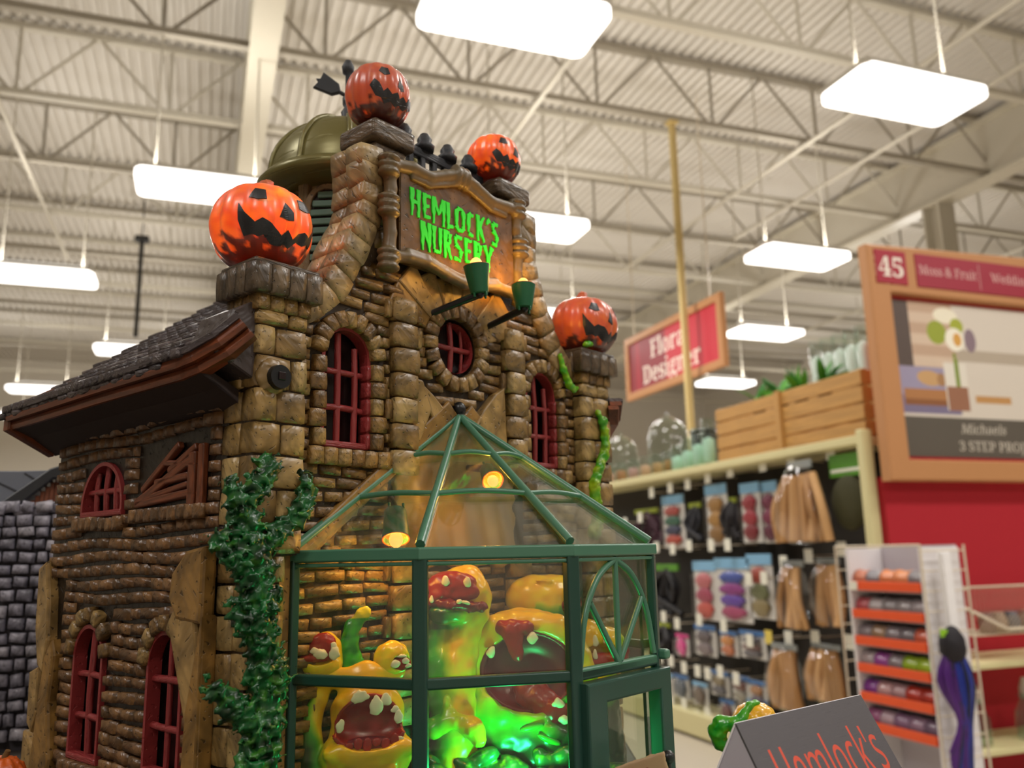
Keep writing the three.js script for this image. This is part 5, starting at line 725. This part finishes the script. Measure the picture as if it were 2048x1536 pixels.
{ // red lipped head behind
  const o = viewThing('snapping_plant', 'tall plant with big dark red lips behind the left greenhouse post', 'plant', 912, 1190, .282, .3);
  put(o, 'body', nets((x, y, z) => { let d = sEll(x, y, z, [14, -6, -14], [62, 62, 44]); d = smin(d, sCap(x, y, z, [24, -50, -14], [0, -150, -12], 34, 40), 20); d = smin(d, sCap(x, y, z, [30, 40, -10], [50, -40, -4], 18, 18), 12); d = smin(d, sEll(x, y, z, [-18, -34, 22], [44, 22, 22]), 8); d = smin(d, sCap(x, y, z, [-38, -60, -30], [-50, -190, -20], 24, 26), 12); d = smin(d, sCap(x, y, z, [0, -150, -12], [-10, -330, -6], 40, 54), 16); return d + noise(x * .05, y * .05, z * .05) * 4; }, [-100, -330, -75], [100, 75, 62], 4.4, plantCol((x, y, z) => (-x - 8) / 26 + (y < -28 && y > -64 && x < 10 ? .8 : 0) - (y > 0 ? .6 : 0), 5)), M.paint);
  put(o, 'upper_lip', nets((x, y, z) => smin(sEll(x, y, z, [-14, 22, 22], [52, 26, 24]), sCap(x, y, z, [-52, 2, 30], [26, 4, 34], 12, 12), 10) + noise(x * .06, y * .06, z * .06) * 4, [-80, -30, -14], [60, 62, 62], 3.6), M.mouth);
  put(o, 'lower_lip', nets((x, y, z) => sPath(x, y, z, [[-56, -8, 24, 10], [-20, -16, 42, 9], [20, -22, 40, 10], [50, -24, 20, 10]], 6) + noise(x * .1, y * .1, z * .1) * 4, [-80, -44, 0], [74, 16, 66], 3.4), M.mouthDark);
  TEETH(o, [[-32, 30, 46, 9, 11], [12, 26, 46, 9, 12], [-58, -4, 40, 5, 8], [6, -12, 52, 10, 4, 5, -.3], [-6, -10, 52, 7, 5]]);
}
{ // yellow head, back right
  const o = viewThing('snapping_plant', 'plain yellow plant head with a small red mouth at the greenhouse back right', 'plant', 1080, 1196, .314, .2);
  put(o, 'body', nets((x, y, z) => { let d = sEll(x, y, z, [-8, 0, 0], [62, 46, 44]); d = smin(d, sEll(x, y, z, [34, 14, 10], [40, 30, 32]), 18); d = smin(d, sCap(x, y, z, [10, -30, -6], [30, -120, -14], 40, 34), 20); d = smin(d, sCap(x, y, z, [30, -120, -14], [20, -330, -20], 34, 40), 14); d = smin(d, sCap(x, y, z, [-52, 22, 12], [-46, 4, 14], 8, 8), 6); d = smin(d, sCap(x, y, z, [-14, 34, 36], [14, 32, 38], 4, 4), 4); return Math.max(d, -sEll(x, y, z, [66, -10, 28], [22, 18, 26])) + noise(x * .05, y * .05, z * .05) * 3; }, [-90, -330, -70], [96, 66, 62], 4.4, plantCol((x, y, z) => (-y - 10) / 30 + (x > 30 && y < -14 ? .4 : 0) - (x < -20 ? .5 : 0), 23)), M.paint);
  put(o, 'mouth', nets((x, y, z) => Math.max(sEll(x, y, z, [54, -9, 24], [26, 21, 20]), -sEll(x, y, z, [66, -9, 40], [16, 9, 16])) + noise(x * .1, y * .1, z * .1) * 2, [20, -36, -4], [90, 20, 52], 3), M.mouthDark); TEETH(o, [[44, -22, 42, 8, 4, 4, -.5], [62, -20, 42, 5, 8], [50, 6, 40, 5, 7], [66, 4, 40, 4, 6]]);
}
{ // orange plant seen through the door side
  const o = viewThing('snapping_plant', 'orange plant with a red tongue behind the arched greenhouse tracery', 'plant', 1190, 1300, .312, .3);
  put(o, 'body', nets((x, y, z) => { let d = sEll(x, y, z, [-14, 18, -10], [44, 42, 34]); d = smin(d, sEll(x, y, z, [30, 6, -14], [42, 36, 30]), 14); d = smin(d, sCap(x, y, z, [6, -20, -14], [20, -220, -20], 36, 44), 18); return Math.max(d, -sEll(x, y, z, [10, -6, 26], [40, 20, 34])) + noise(x * .06, y * .06, z * .06) * 4; }, [-75, -225, -70], [90, 75, 40], 4.2, plantCol((x, y) => (x - 20) / 30 + (-y - 30) / 40, 14)), M.paint);
  put(o, 'tongue', nets((x, y, z) => smin(sCap(x, y, z, [-20, -20, 6], [40, -22, 18], 16, 18), sCap(x, y, z, [40, -22, 18], [58, -6, 10], 14, 12), 10) + noise(x * .08, y * .08, z * .08) * 3, [-50, -54, -20], [84, 20, 46], 3.6), M.mouth); TEETH(o, [[-8, 20, 22, 7, 12], [-10, -6, 24, 6, 10], [14, 22, 22, 5, 9]]);
}
{ // gloopy green foliage along the greenhouse floor
  const o = viewThing('foliage_mound', 'glossy dark green leafy mound along the greenhouse floor', 'foliage', 1020, 1500, .272); const r = mulberry(77), L = [];
  for (let i = 0; i < 26; i++) L.push([-190 + i * 16 + r() * 20, -60 + r() * 70 - Math.abs(i - 6) * 1.2, 10 + r() * 50 - Math.max(0, i - 16) * 5, 26 + r() * 20, 14 + r() * 12, r() * 1.6 - .8]);
  put(o, 'leaves', nets((x, y, z) => { let d = sEll(x, y, z, [0, -110, 10], [230, 70, 56]); for (const [a, b, c, rx, ry, t] of L) { const dx = x - a, dy = y - b; if (Math.abs(dx) > 70 || Math.abs(dy) > 70) continue; const cs = Math.cos(t), sn = Math.sin(t); d = smin(d, sEll(dx * cs + dy * sn, -dx * sn + dy * cs, z - c, [0, 0, 0], [rx, ry, 16]), 5); } return d + noise(x * .05, y * .05, z * .05) * 4; }, [-245, -190, -60], [245, 75, 90], 5, (x, y, z) => { const n = noise(x * .03, y * .03, z * .03), m = noise(x * .1, y * .1, z * .1); return mixc(mixc(DGR, lin('#0e6a35'), .5 + n * 1.4), YG, m * 1.2 - .25); }), M.paint);
  put(o, 'leaf_sprig', nets((x, y, z) => smin(sPath(x, y, z, [[-150, 50, 30, 22], [-110, 66, 34, 15], [-70, 50, 40, 20], [-60, 30, 44, 16]], 8), sCap(x, y, z, [-118, 70, 30], [-124, 104, 30], 16, 9), 8) + noise(x * .07, y * .07, z * .07) * 4, [-185, 14, -4], [-30, 122, 72], 4, plantCol((x, y) => .25 - (x + 90) / 120, 31)), M.paint);
  const led = put(o, 'unseen_led_bulb', ball(5, 0, 0, 0, 1, 1, 1, 12), std('#b8ffd0', .4, { emissive: new THREE.Color(.05, 1, .3), emissiveIntensity: 2 }), [10, -34, 98]); led.castShadow = false;  // LED itself out of sight, placed for the green glow on the leaves
  const l = new THREE.PointLight(new THREE.Color(.03, 1, .28), .0055); l.position.set(10 * o.s, -34 * o.s, 98 * o.s); l.shadow.radius = .15; l.castShadow = true; o.g.add(l);
}
// ------------------------------------------------------------------ climbing vines on the house front
{
  const o = mini('climbing_vine', 'lumpy dark green branching vine climbing the left corner pillar', 'vine', 2, -20, 8), q = (u, v, r, n = 0) => [u - 2, v + 20, n, r];
  const paths = [[q(2, -74, 7), q(4, -54, 6.5), q(5.5, -42, 6), q(6.5, -30, 6.5), q(3.5, -20, 5), q(2, -12, 5.5), q(1, -2, 6), q(-1.5, 8, 5), q(-3, 14, 4.5), q(1.5, 20, 3.8), q(4.5, 26, 3.6)], [q(-3, 12, 4), q(-6.5, 19, 3.2)], [q(0, -3, 5), q(-6, 2, 4), q(-9.5, 5.5, 3.2)], [q(1, 3, 4), q(8, 7, 3.6), q(14, 11, 3.4), q(16, 17, 3.2), q(18.5, 19.5, 2.4)], [q(16, 15, 3), q(16.8, 24, 1.8)], [q(4, -42, 5), q(-3, -37.5, 4), q(-9.5, -32, 3.2)], [q(4, -14, 3), q(7, -10.5, 3.4)], [q(2, -20, 4), q(-4, -13, 3.4)]];
  paths.forEach(p => p.forEach(k => { k[3] *= .86; }));
  const f = (x, y, z) => { let d = 1e9; for (const p of paths) for (let i = 0; i + 1 < p.length; i++) { if (Math.abs(y - (p[i][1] + p[i + 1][1]) / 2) > 18) continue; d = smin(d, sCap(x, y, z * 1.25, p[i], p[i + 1], p[i][3], p[i + 1][3]), 1.5); } return d < 4 ? d + .5 + noise(x * .45, y * .45, z * .45) * 3.6 + noise(x * 1.0, y * 1.0, z * 1.0) * 1.9 : d; };
  pmm(o, 'leaves', nets(f, [-17, -57, -7], [23, 52, 9], .62, (x, y, z) => { const n = noise(x * .42, y * .42, z * .42), m = noise(x * .25 + 9, y * .25, z * .25); return mixc(mixc(lin('#0b2c14'), lin('#1d6430'), .5 + m * 1.2), lin('#4f8a26'), n * 1.2 - .2 + (y < -10 ? .2 : 0)); }), M.moss);
  const t = mini('vine_tendril', 'curling yellow green tendril on the right corner pillar', 'tendril', 165, 38, 7);
  pmm(t, 'stem', nets((x, y, z) => sPath(x, y, z, [[2.5, 20.5, 0, 1.4], [4.6, 17, 1, 1.7], [6, 10, 1, 1.9], [4.6, 3, 1, 2], [.6, -4, .6, 2.1], [-3.4, -10, .6, 2.2], [-3, -17, .6, 2.6], [-1, -24, .4, 2.8], [-4, -30, 0, 3]], .8) + noise(x * .5, y * .5, z * .5) * .9, [-10, -34, -5], [11, 24, 6], .55, (x, y) => mixc(lin('#8fae12'), lin('#3f8f1a'), .5 + noise(x * .3, y * .25, 3) * 1.6 + (y > 15 ? .5 : 0))), M.moss);
  const t2 = mini('vine_tendril', 'short bright lime vine under the red orange pumpkin', 'tendril', 150, 72, 4); pmm(t2, 'stem', nets((x, y, z) => Math.min(sPath(x, y, z, [[-4, 9, 0, 1], [-2.5, 3, .4, 1.4], [1, -3, .6, 1.6], [4, -4.5, .6, 1.2], [6.5, -3.4, .4, .9]], .6), sPath(x, y, z, [[11, 16, 3, 1.4], [16, 17.5, 3, 1.6], [20, 17, 3, 1.1]], .6)) + noise(x * .6, y * .6, z * .6) * .5, [-7, -9, -4], [23, 21, 7], .5, (x, y) => mixc(lin('#2f9a1a'), lin('#7fb51a'), .5 + noise(x * .4, y * .4, 3))), M.moss);
}
// ------------------------------------------------------------------ neighbours on the display
{ // grey stone miniature at the left
  const z = .44, p = atDepth(30, 1018, z), g = thing('miniature_castle', 'grey cobbled miniature building with a dark slate roof at the left edge', 'model house', [p.x, 1.26, p.z], VT + .22), hgt = (p.y - 1.26) * 1000;
  const wall = new THREE.Group(); wall.name = 'stone_wall'; g.add(wall); pmm(wall, 'core', box(96, hgt - 3, 60, -16, (hgt - 3) / 2, -31), std('#2f2a30', .7));
  const ms = ['#aca7b4', '#9a95a2', '#b8b2bc', '#8b8794'].map(stoneMat);
  for (let y = 4, row = 0; y < hgt - 1; row++) { const h = rr(5.8, 7.4); for (let x = -12 + rr(-4, 2); x < 32;) { const w = rr(5.6, 9); S_(wall, 'cobble', pick(pillows), pick(ms), x + w / 2, y + h / 2 + rr(-.6, .6), 0, w - 1.1, h - 1.1, 2.8, rr(-.12, .12)); x += w; } y += h; }
  for (let x = -30; x < 28; x += 8.4) stone(wall, x, hgt + rr(-1, 1.4), -4, 8.6, 6, 8, ms, 'cap_stone', rr(-.2, .2));
  const up = new THREE.Group(); up.name = 'timber_gable'; g.add(up); const sid = std('#8a4a2c', .6, { map: woodMap });
  for (let i = 0; i < 10; i++) { const x = 3 + i * 2.3, t = Math.min(20.5, 2.6 + i * 2.4) - Math.max(0, i - 8) * 3; pmm(up, 'plank', rbox(2.1, t + 6, 1.6, .3, 0, t / 2 - 2, 0), sid, [x, hgt - 1, -9]); }
  const rf = new THREE.Group(); rf.name = 'roof'; g.add(rf); const q = (px, py) => [(px - 30) * .259, hgt + (1018 - py) * .259];
  pmm(rf, 'roof_trim', extrude([q(-10, 1026), q(-10, 1012), q(84, 938), q(98, 933), q(104, 940), q(121, 966), q(121, 984), q(114, 980), q(97, 953), q(90, 953), q(16, 1020)], 26, .8), std('#26272c', .45), [0, 0, -31]);
  pmm(rf, 'roof_face', extrude([q(-120, 1024), q(-120, 940), q(20, 940), q(86, 937), q(-8, 1014), q(-14, 1024)], 5, .5), std('#6d717c', .4), [0, 0, -16]);
  for (const [a, b] of [[[30, 985], [-20, 960]], [[62, 962], [30, 942]]]) pmm(rf, 'roof_seam', rod([...q(...a), -10.2], [...q(...b), -10.2], .5, .5, 6), std('#3c3e46', .5));
}
{ const o = viewThing('miniature_pumpkin', 'small orange ridged pumpkin cut by the bottom left corner', 'pumpkin', 6, 1562, .27); put(o, 'body', nets((x, y, z) => sEll(x, y, z, [0, 0, 0], [44, 50, 44]) + 5 * Math.abs(Math.cos(Math.atan2(x, z) * 5)) + noise(x * .1, y * .1, z * .1) * 3, [-52, -56, -52], [52, 56, 52], 4), std('#c4571c', .4)); put(o, 'stem', rod([0, 44, 0], [6, 58, 2], 7, 5), std('#6b4a22', .6)); }
{ // folded card
  const p = atDepth(1470, 1447, .21), g = thing('tent_card', 'folded grey card with red orange lettering in the right foreground', 'card', [p.x, 1.26, p.z], 19 * D2R), h = (p.y - 1.26) * 1000, L = 58.5, run = h * .56, S = Math.hypot(h, run), al = Math.atan2(run, h);
  const face = print(1024, 800, (x, w, hh) => { x.fillStyle = '#5a565a'; x.fillRect(0, 0, w, hh); for (let i = 0; i < 900; i++) { x.fillStyle = i % 2 ? 'rgba(255,255,255,.02)' : 'rgba(0,0,0,.04)'; x.fillRect(rnd() * w, rnd() * hh, 60 * rnd(), 3); } x.fillStyle = '#e0543c'; x.textAlign = 'left'; x.font = '300px sans-serif'; x.save(); x.translate(100, 345); x.scale(.62, 1.0); x.fillText("Hemlock's", 0, 0); x.restore(); }, .42);
  const pn = new THREE.Group(); pn.name = 'front_panel'; pn.position.set(L / 2 * MM, h * MM, 0); pn.rotation.x = -al; g.add(pn);
  pmm(pn, 'card_sheet', box(L, S, .5, 0, -S / 2, 0), std('#514e51', .42)); const fp = new THREE.PlaneGeometry(L, L * .78); fp.translate(0, -L * .39 - .2, .32); pmm(pn, 'print', fp, face);
  { const t = extrude([[-run, .2], [run, .2], [0, h - .6]], .5); t.rotateY(-Math.PI / 2); pmm(g, 'end_flap', t, std('#b7b1bc', .6), [.6, 0, 0]); }
  const rear = pmm(g, 'rear_panel', box(L, S, .5, 0, -S / 2, 0), std('#8f8a93', .6), [L / 2, h, 0], [al, 0, 0]); rear.material = std('#f2eef4', .6);
}
{ // fruit figure behind the card
  const o = viewThing('fruit_figure', 'small yellow fruit figure with a curly green stem behind the tent card', 'figurine', 1480, 1446, .3);
  put(o, 'body', nets((x, y, z) => smin(sEll(x, y, z, [30, 2, 0], [46, 38, 36]), sEll(x, y, z, [20, -120, 0], [60, 100, 50]), 20) + noise(x * .12, y * .12, z * .12) * 3 + noise(x * .3, y * .3, z * .3) * 1.5, [-60, -240, -60], [95, 50, 60], 4, (x, y) => mixc(lin('#f2b800'), lin('#d99a00'), .4 + noise(x * .05, y * .05, 2))), M.paint);
  put(o, 'stem', nets((x, y, z) => Math.min(sPath(x, y, z, [[34, 40, 10, 6], [16, 36, 18, 7], [0, 16, 26, 9], [-16, 6, 26, 11], [-40, 2, 14, 16], [-48, -14, 8, 18], [-44, -34, 6, 14], [-36, -44, 8, 9]], 6), sPath(x, y, z, [[-6, 10, 30, 7], [4, -6, 34, 9], [-8, -18, 32, 8], [-22, -10, 28, 6]], 5)) + noise(x * .1, y * .1, z * .1) * 2.5, [-78, -66, -22], [50, 56, 54], 3, (x, y) => mixc(lin('#1c8a1c'), lin('#58ae1c'), .4 + noise(x * .06, y * .06, 5))), M.paint);
}
{ // plank sign and knob at the greenhouse door
  const o = viewThing('plank_sign', 'small tan plank sign with dark red letters by the greenhouse door', 'sign', 1285, 1545, .232);
  put(o, 'board', nets((x, y, z) => Math.max(Math.abs(x * .98 + y * .2) - 52 + noise(y * .1, z, 1) * 5, Math.abs(y - x * .26 + noise(x * .06, 1, z) * 4) - 26, Math.abs(z) - 5), [-70, -60, -10], [70, 60, 10], 3.2), std('#d2ab7e', .5, { map: woodMap })); put(o, 'letter', join([[-34, -26], [-26, -18], [-18, -10], [4, 10], [16, 10]].map(([a, b], i) => rod([a, i % 2 ? -16 : 8, 5.5], [b, i % 2 ? 10 : -14, 5.5], 2.4, 2.4, 6))), std('#7c1420', .5)); put(o, 'post', rod([0, -24, -6], [0, -150, -6], 7, 8, 8), std('#5a3a22', .7));
  const k = viewThing('black_knob', 'shiny black round knob at the upper right of the plank sign', 'knob', 1336, 1514, .236); put(k, 'ball', ball(13, 0, 0, 0, 1.1, 1, 1, 18), M.black); put(k, 'shaft', rod([0, 0, 0], [6, -90, 0], 5, 6, 10), M.black);
}
renderer.render(scene, camera);
